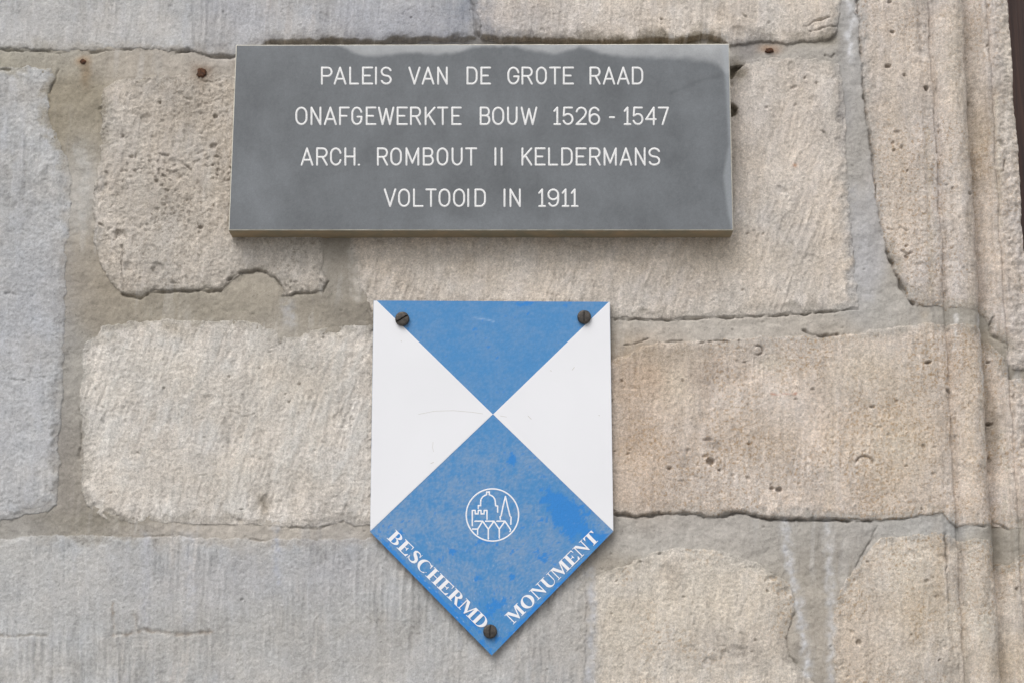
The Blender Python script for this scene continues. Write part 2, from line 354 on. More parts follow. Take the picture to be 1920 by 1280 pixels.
def paint(C, m=None):
    C = C + WASH[..., None] * (np.where((C.mean(-1) > .44)[..., None], lin((208, 200, 192)), lin((190, 187, 184))) - C)
    C = C * (1 - GRIME)[..., None]
    for x, y, rx, ry, col, a in STAINS:
        col = (col[0] + 8, col[1] + 9, col[2] + 12) if a < .6 else col
        k = (abs(PX - x) < 2.2 * rx + 20) & (abs(PY - y) < 2.2 * ry + 20)
        q = min(1, min(rx, ry) / 22)
        g = a * np.exp(-((PX[k] + cnx[k] * q - x) / rx) ** 2 - ((PY[k] + cny[k] * q - y) / ry) ** 2)
        C[k] += g[:, None] * (lin(col) - C[k])
    for pts, hw, col, a in RUNS:
        xs = [p[0] for p in pts]; ys = [p[1] for p in pts]
        k = (PX > min(xs) - 3 * hw) & (PX < max(xs) + 3 * hw) & (PY > min(ys) - 3 * hw) & (PY < max(ys) + 3 * hw)
        d = seg_dist(PX[k] + jx[k] * 2, PY[k] + jy[k], pts) / hw
        g = a * np.exp(-d * d) * np.clip(.75 + .8 * fbm(PX[k], PY[k], 14, 3, 97), 0, 1.2)
        C[k] += g[:, None] * (lin(col) - C[k])
    return C
# mortar tint and level: x, y, rx, ry, colour, level
MORT = [
 (140,215,45,70,(150,142,126),-1.5),(120,115,60,20,(166,160,148),-3),(30,115,60,18,(160,155,142),-3),(150,350,24,70,(183,179,173),-4),(155,480,26,50,(152,143,128),-3),
 (180,560,70,40,(150,141,126),-2),(400,575,150,22,(156,149,136),-2.5),(560,590,60,26,(146,139,127),-1.5),(480,535,40,18,(170,162,148),-5),(630,520,20,60,(150,145,136),-3),
 (640,590,40,26,(140,134,124),-2),(132,640,20,40,(150,146,138),-3),(128,740,20,60,(152,148,141),-5),(130,830,20,50,(138,132,124),-7),(130,920,20,40,(140,134,125),-6),
 (150,985,70,18,(140,134,122),-3),(40,992,60,12,(150,145,136),-4),(400,995,150,10,(181,174,165),-3),(600,998,80,10,(178,171,161),-3),(330,118,100,20,(182,175,166),-3.5),
 (240,115,50,24,(168,160,148),-2.5),(650,75,240,14,(116,109,92),-13),(1130,74,240,12,(118,110,94),-13),(1450,98,80,14,(170,166,160),-3),(1400,88,30,20,(134,130,124),-4),  # dark bed tint above the plaque has its deep shade painted in
 (1600,120,16,120,(172,170,168),-6),(1605,300,16,90,(168,164,158),-5),(1620,470,20,110,(178,177,178),-5),(1650,575,50,26,(176,172,166),-5),(1580,215,14,30,(138,138,140),-6),
 (1270,622,140,16,(188,182,174),-4),(1480,612,120,16,(187,180,171),-4),(1160,640,24,24,(164,158,148),-3),(1700,592,50,14,(168,163,156),-4),(1560,625,60,12,(160,152,142),-4),
 (1200,1000,70,36,(177,175,171),-6),(1350,1000,100,26,(179,174,168),-7),(1480,1000,60,40,(168,164,158),-6),(1550,1060,60,50,(160,154,145),-5),(1600,1010,50,40,(174,170,165),-5),
 (1520,1180,40,90,(166,160,151),-4),(1110,1050,50,30,(158,153,146),-4),(1160,1058,50,14,(146,139,128),-3),(1700,988,70,14,(172,172,171),-3),(1885,1020,26,30,(160,153,142),-2),
 (1830,590,40,14,(162,158,150),-2),(1890,625,30,24,(158,151,140),-2),(1105,1180,12,100,(178,176,174),-3),(890,30,8,60,(168,164,158),-2)]
num = np.zeros(PX.shape + (3,)); den = np.full(PX.shape, 0.03); num += 0.03 * lin((158, 151, 140)); lev = np.full(PX.shape, -3.5 * 0.03)
for x, y, rx, ry, col, lv in MORT:
    k = (abs(PX - x) < 3 * rx + 20) & (abs(PY - y) < 3 * ry + 20)
    g = np.exp(-((PX[k] - x) / (rx * 1.2)) ** 2 - ((PY[k] - y) / (ry * 1.2)) ** 2)
    num[k] += g[:, None] * lin(col); den[k] += g; lev[k] += g * lv
MC = num / den[..., None]; ML = lev / den
del num, lev, den
mvar = 1 + 0.10 * fbm(PX, PY, 40, 4, 101, .6) + 0.05 * fbm(PX, PY, 9, 2, 103)
MC = MC * mvar[..., None]
MC = paint(MC)
bed = sstep(0, 8, PY - 60) * sstep(110, 96, PY) * sstep(440, 455, PX) * sstep(1375, 1360, PX)
MH = PROF + ML + 1.8 * fbm(PX, PY, 46, 5, 107, .6) + 0.4 * fbm(PX, PY, 8, 2, 109) + 1.0 - CRK * 0.8 - np.minimum(PITH, 6) * 0.5 - 3 * bed
# holes in the wall beside the plaque, where the bed mortar has fallen out
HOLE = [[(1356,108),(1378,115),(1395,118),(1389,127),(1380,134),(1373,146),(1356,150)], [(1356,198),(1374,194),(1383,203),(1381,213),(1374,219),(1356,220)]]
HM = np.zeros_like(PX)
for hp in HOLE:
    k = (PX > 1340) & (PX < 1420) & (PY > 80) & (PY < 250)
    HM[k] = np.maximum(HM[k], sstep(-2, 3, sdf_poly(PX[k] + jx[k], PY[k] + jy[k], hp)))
RECESS_SHADE = RECESS_SHADE * (0.8 + 0.4 * perlin(PX / 7, PY / 7, 113))
shadec = lin((84, 76, 66))
MC += (np.clip(RECESS_SHADE, 0, 1) * 0.85)[..., None] * (shadec - MC)

# ---------------------------------------------------------------- stones: outline, tint, tool marks
B = 2600
STONES = [
 dict(n='grey, top left', pts=[(-700,-500),(879,-500),(882,-20),(884,20),(889,45),(892,66),(857,68),(811,71),(764,68),(732,70),(711,75),(679,77),(639,74),(560,75),(514,77),(495,83),(470,98),(440,104),(410,104),(385,101),(352,94),(330,95),(247,91),(170,94),(100,96),(40,92),(-40,92),(-700,90)],
      c=(182,181,180), mat=MAT_grey, an=3, sp=10, al=110, ga=1.5, ra=.8, R=7, soft=.0),
 dict(pts=[(893,-500),(1568,-500),(1575,-20),(1578,20),(1572,50),(1560,70),(1530,78),(1480,80),(1440,78),(1400,80),(1380,84),(1362,84),(1353,73),(1337,67),(1312,66),(1303,70),(1275,74),(1212,73),(1156,78),(1119,77),(1087,73),(1040,75),(1009,72),(940,72),(905,66),(900,40),(893,10)],
      c=(205,195,184), mat=MAT_beige, an=4, sp=8, al=70, ga=.9, ra=1.0, R=7, soft=.0),
 dict(pts=[(1605,-500),(1605,0),(1612,70),(1617,130),(1620,180),(1627,230),(1635,280),(1640,330),(1645,385),(1654,430),(1664,470),(1679,510),(1698,548),(1711,569),(1740,573),(1775,578),(1850,584),(1862,604),(1866,628),(1888,640),(1896,690),(B,694),(B,-500)],
      c=(204,193,183), mat=MAT_ochre, an=2, sp=10, al=120, ga=.5, ra=1.2, R=8, soft=.4),
 dict(pts=[(-700,126),(0,126),(60,124),(98,128),(103,145),(92,175),(91,205),(100,240),(113,272),(128,300),(133,340),(133,385),(129,430),(122,470),(124,520),(122,600),(119,660),(118,729),(112,774),(109,830),(110,897),(106,945),(90,960),(56,964),(0,976),(-700,976)],
      c=(180,180,180), mat=MAT_grey, an=2, sp=11, al=60, ga=.9, ra=1.5, R=10),
 dict(pts=[(196,166),(215,152),(250,146),(330,142),(440,140),(600,138),(604,300),(604,461),(606,480),(604,508),(613,527),(602,547),(557,548),(527,555),(530,541),(522,527),(503,512),(480,505),(450,512),(431,525),(415,543),(390,544),(340,545),(290,545),(262,558),(230,549),(205,530),(187,492),(176,455),(175,400),(178,345),(186,300),(190,250),(187,205)],
      c=(200,191,180), mat=MAT_rough, an=8, sp=14, al=40, ga=1.2, ra=2.2, R=9, up=2.5, soft=.25),
 dict(pts=[(640,120),(1366,112),(1400,112),(1450,107),(1500,108),(1555,112),(1575,122),(1581,150),(1584,200),(1589,300),(1594,400),(1600,470),(1606,530),(1610,576),(1560,583),(1505,587),(1450,590),(1400,593),(1330,595),(1262,598),(1150,597),(900,600),(700,606),(684,585),(674,545),(664,500),(654,450),(648,300)],
      c=(205,195,184), mat=MAT_beige, an=19, sp=8, al=80, ga=1.5, ra=1.1, R=12),
 dict(pts=[(191,611),(236,604),(315,598),(394,599),(478,603),(506,616),(526,630),(562,630),(590,616),(647,610),(697,610),(895,612),(898,985),(697,986),(641,977),(596,988),(506,986),(365,981),(292,978),(225,978),(191,967),(163,948),(152,920),(153,875),(156,813),(148,757),(153,700),(155,641),(180,630)],
      c=(211,204,196), mat=MAT_beige, an=16, sp=9, al=70, ga=1.3, ra=1.3, R=14),
 dict(pts=[(905,650),(1150,672),(1190,660),(1212,645),(1285,641),(1381,634),(1505,627),(1527,631),(1583,628),(1634,620),(1690,611),(1741,606),(1800,606),(1850,612),(1862,640),(1890,668),(1894,706),(B,708),(B,978),(1900,990),(1885,984),(1850,984),(1806,986),(1790,984),(1764,961),(1700,970),(1634,974),(1561,972),(1494,972),(1426,968),(1400,961),(1381,957),(1342,968),(1308,961),(1252,959),(1196,965),(1153,961),(905,966)],
      c=(208,195,183), mat=MAT_ochre, an=1, sp=9, al=110, ga=.8, ra=1.0, R=6, up=1, soft=.25),
 dict(pts=[(-700,1012),(0,1009),(28,1006),(101,1002),(169,1002),(253,1005),(360,1005),(472,1011),(495,1013),(560,1008),(647,1010),(697,1005),(1080,1010),(1098,1080),(1100,1150),(1098,1290),(1098,1900),(-700,1900)],
      c=(180,179,177), mat=MAT_grey, an=0, sp=8, al=120, ga=1.5, ra=1.0, R=10),
 dict(pts=[(1117,1076),(1184,1055),(1229,1032),(1269,1026),(1353,1030),(1409,1048),(1449,1072),(1480,1094),(1488,1122),(1491,1156),(1474,1192),(1480,1232),(1512,1262),(1545,1290),(1545,1900),(1114,1900),(1112,1290),(1114,1150)],
      c=(207,197,184), mat=MAT_beige, an=8, sp=10, al=60, ga=.7, ra=1.2, R=14),
 dict(pts=[(1651,1006),(1700,1003),(1769,996),(1800,1010),(1860,1010),(1872,1045),(1895,1056),(1912,1040),(B,1036),(B,1900),(1566,1900),(1566,1290),(1562,1180),(1567,1122),(1584,1089),(1606,1061),(1640,1021)],
      c=(205,194,181), mat=MAT_ochre, an=3, sp=12, al=60, ga=.5, ra=1.1, R=8),
]
wall = empty('stone_wall', (0, 0, float(gz[0])), 'old wall of tooled grey and beige stone blocks with moulded right edge and smeared mortar', 'wall')
best = np.full(PX.shape, -1e9)
def grid_mesh(name, mask, H, C, mat, parent, spec=None):
    """the grid cells whose four corners are in mask, as one mesh"""
    cell = mask[:-1, :-1] & mask[1:, :-1] & mask[:-1, 1:] & mask[1:, 1:]
    use = np.zeros_like(mask); use[:-1, :-1] |= cell; use[1:, :-1] |= cell; use[:-1, 1:] |= cell; use[1:, 1:] |= cell
    idx = np.full(mask.shape, -1, np.int64); idx[use] = np.arange(use.sum())
    X, Z = spec
    V = np.stack([X[use], -H[use] * M, Z[use]], 1)
    org = (float(X[use].mean()), 0.0, float(Z[use].mean())); V = V - np.array(org)
    r, c = np.nonzero(cell)
    Q = np.stack([idx[r, c], idx[r, c + 1], idx[r + 1, c + 1], idx[r + 1, c]], 1)
    me = mesh_np(name, V, Q, C[use])
    return link(name, me, mat, parent, org)
for si, s in enumerate(STONES):
    xs = [p[0] for p in s['pts']]; ys = [p[1] for p in s['pts']]
    cc = (PX > min(xs) - 16) & (PX < max(xs) + 16) & (PY > min(ys) - 16) & (PY < max(ys) + 16)
    r = np.nonzero(cc.any(1))[0]; c = np.nonzero(cc.any(0))[0]
    sl_ = (slice(r[0], r[-1] + 1), slice(c[0], c[-1] + 1))
    px, py = PX[sl_], PY[sl_]
    d = sdf_poly(WX[sl_], WY[sl_], s['pts'])
    best[sl_] = np.maximum(best[sl_], d)
    R = s['R']
    rough = fbm(px, py, 22, 4, 200 + si * 7, .62); fine = fbm(px, py, 7, 2, 300 + si * 5, .6)
    sk2 = streak(s['an'] * 1.2, 24 if si != 4 else 16, 150, 560 + si * 4)[sl_] + .5 * fbm(px, py, 60, 4, 590 + si, .65)
    smooth = sstep(.05, .55, sk2) * s.get('sm', .85)
    zone = np.clip(.55 + 1.1 * fbm(px, py, 150, 3, 400 + si * 3), .15, 1.3)
    sk = streak(s['an'], s['sp'], s['al'], 500 + si * 4)[sl_]
    H = PROF[sl_] + s.get('up', 0) + 2.0 * fbm(px, py, 170, 2, 600 + si)
    H = H + (1 - .6 * smooth) * s['ga'] * 1.25 * zone * sk + (1 - .75 * smooth) * s['ra'] * (.55 * rough + .45 * fine) + .8 * smooth
    edge = np.clip(1 - d / R, 0, 1)
    H = H - edge ** 2 * (1.2 + 3.5 * np.clip(perlin(px / 30, py / 30, 700 + si), 0, 1)) - edge * s['ra'] * np.clip(fbm(px, py, 16, 3, 720 + si), 0, 2)
    if si == 4:   # the rough block: pitted surface
        pit = np.clip(fbm(px, py, 9, 3, 801, .65) - .22, 0, 1) * np.clip(.2 + 1.5 * fbm(px, py, 80, 2, 805), 0, 1.2)
        H = H - 7 * pit
    if s['mat'] is MAT_ochre or s['mat'] is MAT_beige:
        pit = np.clip(fbm(px, py, 8, 2, 811 + si, .6) - .5, 0, 1)
        H = H - 4 * pit * zone * (1 - smooth)
    nar = (U[sl_] > 1845)
    H = H + np.where(nar, 1.8 * fbm(px, py, 14, 4, 821, .65), 0) * sstep(1875, 1905, U[sl_])
    wm = sstep(20, 1, d + 12 * fbm(px, py, 30, 4, 990 + si, .65)) * s.get('soft', .75)
    H = H + wm * (MH[sl_] + CRK[sl_] * .8 + .8 - H)
    H = H - CRK[sl_] - PITH[sl_] + .26 * (1 - .4 * smooth) * GRAIN[sl_]
    H = H - 15 * HM[sl_]
    H = np.where(d < 0, np.minimum(H, PROF[sl_] + s.get('up', 0) - 2) + d * 3.2, H)
    # tint
    C = np.ones(px.shape + (3,)) * lin(s['c'])
    v = 1 + .15 * fbm(px, py, 110, 6, 900 + si, .68) + .09 * fine + .07 * rough + .09 * sk * zone + .06 * fbm(px, py * .12, 16, 4, 930 + si, .6)
    C = C * v[..., None]
    C = C + (smooth * .38)[..., None] * (lin([min(q + 8, 214) for q in (s['c'][0], s['c'][1] + 2, s['c'][2] + 7)]) * (1 + .05 * fine)[..., None] - C)
    warm = fbm(px, py, 90, 4, 950 + si, .6)[..., None]
    C = C * (1 + warm * np.array([.028, 0.0, -.035]))
    sm = sstep(24, -2, d + 14 * fbm(px, py, 30, 4, 990 + si, .65)) * .8
    C = C + sm[..., None] * (MC[sl_] - C)
    s['sl'] = sl_; s['d'] = d; s['H'] = H; s['C'] = C
# one shared painting pass: stains live in wall space, so paint a full-size buffer per stone set
TINT = np.zeros(PX.shape + (3,))
for s in STONES:
    k = s['d'] >= -10
    sub = TINT[s['sl']]; k = k & ((sub.sum(-1) == 0) | (s['d'] > 0)); sub[k] = s['C'][k]
z0 = TINT.sum(-1) == 0; TINT[z0] = MC[z0]
TINT = paint(TINT)
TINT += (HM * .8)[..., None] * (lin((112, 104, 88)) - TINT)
TINT += (np.clip(RECESS_SHADE, 0, 1) * .85)[..., None] * (shadec - TINT)
och = sstep(.22, .5, perlin(PX / 4.6, PY / 5.2, 1301) + .5 * perlin(PX / 9, PY / 9, 1303)) * np.clip(.1 + 1.7 * fbm(PX, PY, 130, 3, 1307) + .5 * np.exp(-((PX - 1660) / 130) ** 2), 0, 1) * sstep(1140, 1180, PX) * sstep(600, 640, PY) * (TINT[..., 0] > TINT[..., 2] * 1.13)
TINT += (och * .5)[..., None] * (lin((168, 134, 88)) - TINT)
TINT *= (1 + .055 * GRAIN2 - .045 * np.clip(-GRAIN - 1.2, 0, 2))[..., None]
MC *= (1 + .03 * GRAIN2)[..., None]; MH = MH + .12 * GRAIN
TINT = TINT.mean(-1, keepdims=True) * .08 + TINT * .92
TINT = np.clip(TINT, .02, .85)
for s in STONES:
    sl_ = s['sl']
    grid_mesh('stone_block', s['d'] > -8, s['H'], TINT[sl_], s['mat'], wall, (GX[sl_], GZ[sl_]))
MH = MH - 60 * (sstep(2, 14, best) > .98)
grid_mesh('mortar', (best < 15) | (HM > 0.01), MH, np.clip(MC, .02, .85), MAT_mortar, wall, (GX, GZ))
# ---------------------------------------------------------------- small geometry helpers
class MB:
    def __init__(s): s.v = []; s.f = []; s.k = 0
    def add(s, vs, fs):
        b = len(s.v); s.v += [tuple(v) for v in vs]; s.f += [tuple(i + b for i in f) for f in fs]
    def build(s, name, mat, parent, loc=(0, 0, 0), smooth=False):
        o = np.array(loc, float); me = mesh_py(name, [tuple(np.array(v) - o) for v in s.v], s.f, smooth)
        return link(name, me, mat, parent, loc)
def resample(pts, step=1.5): return pts
def tube_stroke(mb, pts, hw, proud, hgt):
    cur = [pts[0]]
    for i in range(1, len(pts)):
        cur.append(pts[i])
        if i < len(pts) - 1:
            a = np.subtract(pts[i], pts[i - 1]); b = np.subtract(pts[i + 1], pts[i])
            if a @ b < .6 * np.linalg.norm(a) * np.linalg.norm(b): stroke1(mb, cur, hw, proud, hgt); cur = [pts[i]]
    stroke1(mb, cur, hw, proud, hgt)
def stroke1(mb, pts, hw, proud, hgt):
    """a painted stroke with round ends lying on the plane `proud` in front of the wall; pts in photo px"""
    mb.k += 1
    hgt = hgt * (1 + 0.03 * (mb.k % 7))
    P = [np.array(p, float) for p in pts]; n = len(P)
    rows = []
    def row(c, nrm, a):
        # cross-section: edge, shoulder, top, shoulder, edge
        r = []
        for q, hh in ((-1, -0.3), (-.72, .75), (0, 1), (.72, .75), (1, -.3)):
            p = c + nrm * hw * q * a; X, Z = at(p[0], p[1], proud)
            r.append((float(X), -(proud + hgt * hh * (a if a < 1 else 1)), float(Z)))
        return r
    def tn(i):
        t = (P[min(i + 1, n - 1)] - P[max(i - 1, 0)]); return t / (np.linalg.norm(t) + 1e-9)
    t0 = tn(0); n0 = np.array([-t0[1], t0[0]])
    for a in (80, 50, 25): rows.append(row(P[0] - t0 * hw * math.sin(math.radians(a)), n0, math.cos(math.radians(a))))
    for i in range(n):
        if 0 < i < n - 1:
            a = P[i] - P[i - 1]; b = P[i + 1] - P[i]; a /= np.linalg.norm(a) + 1e-9; b /= np.linalg.norm(b) + 1e-9
            cs = float(a @ b)
            if cs < .6:      # sharp corner: two rows with a round outside is close enough
                na = np.array([-a[1], a[0]]); nb = np.array([-b[1], b[0]])
                m_ = na + nb; L = np.linalg.norm(m_)
                if L > .3:
                    m_ /= L; rows.append(row(P[i], m_ / max(.55, float(m_ @ na)), 1)); continue
        t = tn(i); rows.append(row(P[i], np.array([-t[1], t[0]]), 1))
    t1 = tn(n - 1); n1 = np.array([-t1[1], t1[0]])
    for a in (25, 50, 80): rows.append(row(P[-1] + t1 * hw * math.sin(math.radians(a)), n1, math.cos(math.radians(a))))
    vs = [v for r in rows for v in r]; fs = []
    for i in range(len(rows) - 1):
        for j in range(4): fs.append((i * 5 + j, i * 5 + j + 1, (i + 1) * 5 + j + 1, (i + 1) * 5 + j))
    mb.add(vs, fs)
def arc(cx, cy, rx, ry, a0, a1, n=10):
    return [(cx + rx * math.cos(math.radians(a0 + (a1 - a0) * i / n)), cy + ry * math.sin(math.radians(a0 + (a1 - a0) * i / n))) for i in range(n + 1)]
def glyph(ch, w, h):
    """single-line engraver's capitals, y up"""
    rx, ry = w / 2, min(.40 * h, w * .62); c = w / 2
    if ch == 'O': return [arc(c, h - ry, rx, ry, 90, 0, 8) + arc(c, ry, rx, ry, 0, -180, 14) + arc(c, h - ry, rx, ry, 180, 90, 8)]
    if ch == 'I': return [[(c, 0), (c, h)]]
    if ch == 'L': return [[(0, h), (0, 0), (w, 0)]]
    if ch == 'E': return [[(w, h), (0, h), (0, 0), (w, 0)], [(0, h * .5), (w * .74, h * .5)]]
    if ch == 'F': return [[(w, h), (0, h), (0, 0)], [(0, h * .5), (w * .74, h * .5)]]
    if ch == 'T': return [[(0, h), (w, h)], [(c, h), (c, 0)]]
    if ch == 'H': return [[(0, 0), (0, h)], [(w, 0), (w, h)], [(0, h * .5), (w, h * .5)]]
    if ch == 'N': return [[(0, 0), (0, h), (w, 0), (w, h)]]
    if ch == 'M': return [[(0, 0), (0, h), (c, h * .12), (w, h), (w, 0)]]
    if ch == 'V': return [[(0, h), (c, 0), (w, h)]]
    if ch == 'W': return [[(0, h), (w * .25, 0), (c, h * .92), (w * .75, 0), (w, h)]]
    if ch == 'A': return [[(0, 0), (c, h), (w, 0)], [(w * .15, h * .3), (w * .85, h * .3)]]
    if ch == 'K': return [[(0, 0), (0, h)], [(w, h), (0, h * .38)], [(w * .32, h * .57), (w, 0)]]
    if ch == 'U': return [[(0, h)] + arc(c, ry, rx, ry, 180, 360, 12) + [(w, h)]]
    if ch == 'D': return [[(0, 0), (0, h), (w * .5, h)] + arc(w * .5, h * .66, w * .5, h * .34, 80, 0, 7) + arc(w * .5, h * .34, w * .5, h * .34, 0, -80, 7) + [(w * .5, 0), (0, 0)]]
    if ch == 'P': return [[(0, 0), (0, h), (w * .55, h)] + arc(w * .6, h * .74, w * .4, h * .26, 80, -80, 9) + [(w * .55, h * .48), (0, h * .48)]]
    if ch == 'R': return glyph('P', w, h) + [[(w * .55, h * .48), (w, 0)]]
    if ch == 'B': return [[(0, 0), (0, h), (w * .55, h)] + arc(w * .58, h * .76, w * .36, h * .24, 80, -80, 8) + [(w * .55, h * .52), (0, h * .52)],
                          [(w * .55, h * .52)] + arc(w * .6, h * .26, w * .4, h * .26, 80, -80, 8) + [(w * .5, 0), (0, 0)]]
    if ch == 'C': return [arc(c, h - ry, rx, ry, 15, 180, 12) + arc(c, ry, rx, ry, 180, 345, 12)]
    if ch == 'G': return [arc(c, h - ry, rx, ry, 15, 180, 12) + arc(c, ry, rx, ry, 180, 350, 12) + [(w, h * .45), (w * .58, h * .45)]]
    if ch == 'S':
        q = h * .25
        return [arc(c, h - q, rx, q, 20, 180, 10) + arc(c, h - q, rx, q, 190, 250, 4) + arc(c, q, rx, q, 70, 0, 5) + arc(c, q, rx, q, -10, -160, 10)]
    if ch == '1': return [[(w * .08, h * .8), (w * .55, h), (w * .55, 0)], [(w * .1, 0), (w, 0)]]
    if ch == '2': return [arc(c, h * .72, rx, h * .28, 170, -10, 12) + [(w * .85, h * .48), (0, 0), (w, 0)]]
    if ch == '4': return [[(w * .8, 0), (w * .8, h), (0, h * .3), (w, h * .3)]]
    if ch == '5': return [[(w * .92, h), (w * .1, h), (w * .04, h * .52)] + arc(c, h * .31, rx, h * .31, 130, -160, 14)]
    if ch == '6': return [arc(c, h * .3, rx, h * .3, 0, 360, 18), arc(c, h * .62, rx, h * .38, 180, 35, 9), [(0, h * .3), (0, h * .62)]]
    if ch == '9': return [arc(c, h * .7, rx, h * .3, 0, 360, 18), arc(c, h * .38, rx, h * .38, 0, -145, 9), [(w, h * .7), (w, h * .38)]]
    if ch == '7': return [[(0, h), (w, h), (w * .42, 0)]]
    if ch == '-': return [[(0, h * .42), (w, h * .42)]]
    if ch == '.': return [[(c - .2, 0), (c + .2, 0.1)]]
    return []
# ---------------------------------------------------------------- slate coloured plaque
PT = 50 * M          # how far the plaque's face stands off the wall
k = NT('honed_bluestone'); c = k.attr()
c = k.gain(c, k.rng(k.noise(750, 5, .85), .36, .64, .90, 1.10)); k.l(c, k.b.inputs['Base Color'])
k.l(k.rng(k.noise(22, 4, .6), .3, .7, .42, .58), k.b.inputs['Roughness']); k.b.inputs['Specular IOR Level'].default_value = 0.35
k.l(k.bump(k.noise(500, 3, .6), .00006, .6), k.b.inputs['Normal']); MAT_slab = k.m
k = NT('lit_sawn_arris'); c0 = k.n('ShaderNodeRGB'); c0.outputs[0].default_value = (*lin((226, 222, 208)), 1)  # pale sawn edge, with the light it catches put into the colour
k.l(k.gain(c0.outputs[0], k.rng(k.noise(90, 4, .8), .3, .7, .62, 1.05)), k.b.inputs['Base Color']); k.b.inputs['Roughness'].default_value = .6; MAT_arris = k.m
k = NT('stained_slab_edge')
k.l(k.mix(k.rng(k.noise(30, 4, .7, sc=(1, 1, 6)), .35, .65, 0, 1), tuple(lin((164, 144, 116))), tuple(lin((136, 130, 110)))), k.b.inputs['Base Color'])
k.b.inputs['Roughness'].default_value = .8; k.l(k.bump(k.noise(200, 4, .7), .0006, .7), k.b.inputs['Normal']); MAT_side = k.m
tl, tr, br, bl = [np.array(p, float) for p in ((442.5, 84.5), (1367.5, 82.5), (1375, 432), (428.5, 432))]
corn = [np.array(at(p[0], p[1], PT)) for p in (tl, tr, br, bl)]
plaque = empty('stone_plaque', (float(corn[3][0] + corn[2][0]) / 2, 0, float(corn[3][1])), 'dark grey stone plaque with four lines of white engraved capitals above the shield', 'plaque')
ni, nj = 470, 176; ch_ = 1.5 * M
s_, t_ = np.meshgrid(np.linspace(0, 1, ni), np.linspace(0, 1, nj))
def quad(c, s, t): return (1 - t)[..., None] * ((1 - s)[..., None] * c[3] + s[..., None] * c[2]) + t[..., None] * ((1 - s)[..., None] * c[0] + s[..., None] * c[1])
inn = [corn[0] + (ch_, -ch_), corn[1] + (-ch_, -ch_), corn[2] + (-ch_, ch_), corn[3] + (ch_, ch_)]
XZ = quad(inn, s_, t_); fx, fy = to_px(XZ[..., 0], -PT, XZ[..., 1])
SC = np.ones(fx.shape + (3,)) * lin((105, 109, 113))
clo = fbm(fx, fy, 130, 5, 21, .6); clo2 = fbm(fx, fy * .45, 50, 4, 25, .6)
SC *= (1 + .15 * clo + .06 * clo2 + .05 * fbm(fx, fy, 8, 3, 26, .7) + .05 * fbm(fx, fy, 3, 2, 28))[..., None]
for x, y, rx, ry, a in ((620,120,60,60,.14),(780,200,22,60,.13),(640,330,80,90,.08),(480,380,60,60,.14),(1330,400,60,40,.15),(1290,280,60,80,.12),(1010,420,250,20,.06),(1100,110,60,40,-.12),(1180,300,70,70,-.05),(550,200,50,40,-.08),(470,160,30,60,-.06),(900,430,300,14,.07)):
    SC *= (1 + .75 * a * np.exp(-((fx + 18 * clo - x) / rx) ** 2 - ((fy + 18 * clo2 - y) / ry) ** 2))[..., None]
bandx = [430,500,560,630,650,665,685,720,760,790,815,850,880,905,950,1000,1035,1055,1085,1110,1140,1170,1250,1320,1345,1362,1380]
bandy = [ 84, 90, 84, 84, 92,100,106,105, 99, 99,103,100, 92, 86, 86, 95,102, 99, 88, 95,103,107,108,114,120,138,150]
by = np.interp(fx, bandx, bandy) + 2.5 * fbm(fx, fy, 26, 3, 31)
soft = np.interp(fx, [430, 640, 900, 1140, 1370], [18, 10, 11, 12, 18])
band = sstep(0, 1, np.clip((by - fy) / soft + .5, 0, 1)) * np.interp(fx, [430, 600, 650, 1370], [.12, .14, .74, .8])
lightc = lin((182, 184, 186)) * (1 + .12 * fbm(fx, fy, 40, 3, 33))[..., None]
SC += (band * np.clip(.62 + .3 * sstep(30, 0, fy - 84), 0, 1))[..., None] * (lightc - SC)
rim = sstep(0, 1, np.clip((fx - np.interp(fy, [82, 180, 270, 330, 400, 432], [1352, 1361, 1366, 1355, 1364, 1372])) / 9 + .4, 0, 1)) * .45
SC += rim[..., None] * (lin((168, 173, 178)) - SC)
sm = np.exp(-((seg_dist(fx, fy, [(1257,176),(1285,164),(1316,150),(1350,143)]) + 2 * clo2) / 4.0) ** 2) * .16
SC *= (1 - sm)[..., None]
vv = np.stack([XZ[..., 0], np.full(fx.shape, -PT), XZ[..., 1]], -1).reshape(-1, 3)
ii = np.arange(ni * nj).reshape(nj, ni)
Q = np.stack([ii[:-1, :-1], ii[:-1, 1:], ii[1:, 1:], ii[1:, :-1]], -1).reshape(-1, 4)
o = np.array(plaque.location)
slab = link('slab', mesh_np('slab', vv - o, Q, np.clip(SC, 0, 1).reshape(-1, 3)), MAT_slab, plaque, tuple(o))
# chamfer and thickness of the slab, own materials on the same piece of stone
mb = MB(); mb2 = MB(); cyc = [0, 1, 2, 3]
I3 = [(float(p[0]), -PT, float(p[1])) for p in inn]; O3 = [(float(p[0]), -PT + ch_ * .8, float(p[1])) for p in corn]
Bk = [(float(p[0]), 0.010, float(p[1])) for p in corn]
nseg = 90; rr = random.Random(3)
def ring(A_, B_, mbx, wob):
    for q in cyc:
        a0, a1 = np.array(A_[q]), np.array(A_[(q + 1) % 4]); b0, b1 = np.array(B_[q]), np.array(B_[(q + 1) % 4]); vs = []
        for i in range(nseg + 1):
            t = i / nseg; p0 = a0 + (a1 - a0) * t; p1 = b0 + (b1 - b0) * t
            if wob and 0 < i < nseg: p1 = p1 + np.array([0, rr.uniform(-1, 1) * ch_ * .25, 0])
            vs += [p0, p1]
        mbx.add(vs, [(2 * i, 2 * i + 1, 2 * i + 3, 2 * i + 2) for i in range(nseg)])
ring(I3, O3, mb, True); ring([(x, y + .00004, z) for x, y, z in O3], Bk, mb2, False)
mb.build('arris', MAT_arris, plaque, tuple(o)); mb2.build('slab_edge', MAT_side, plaque, tuple(o))
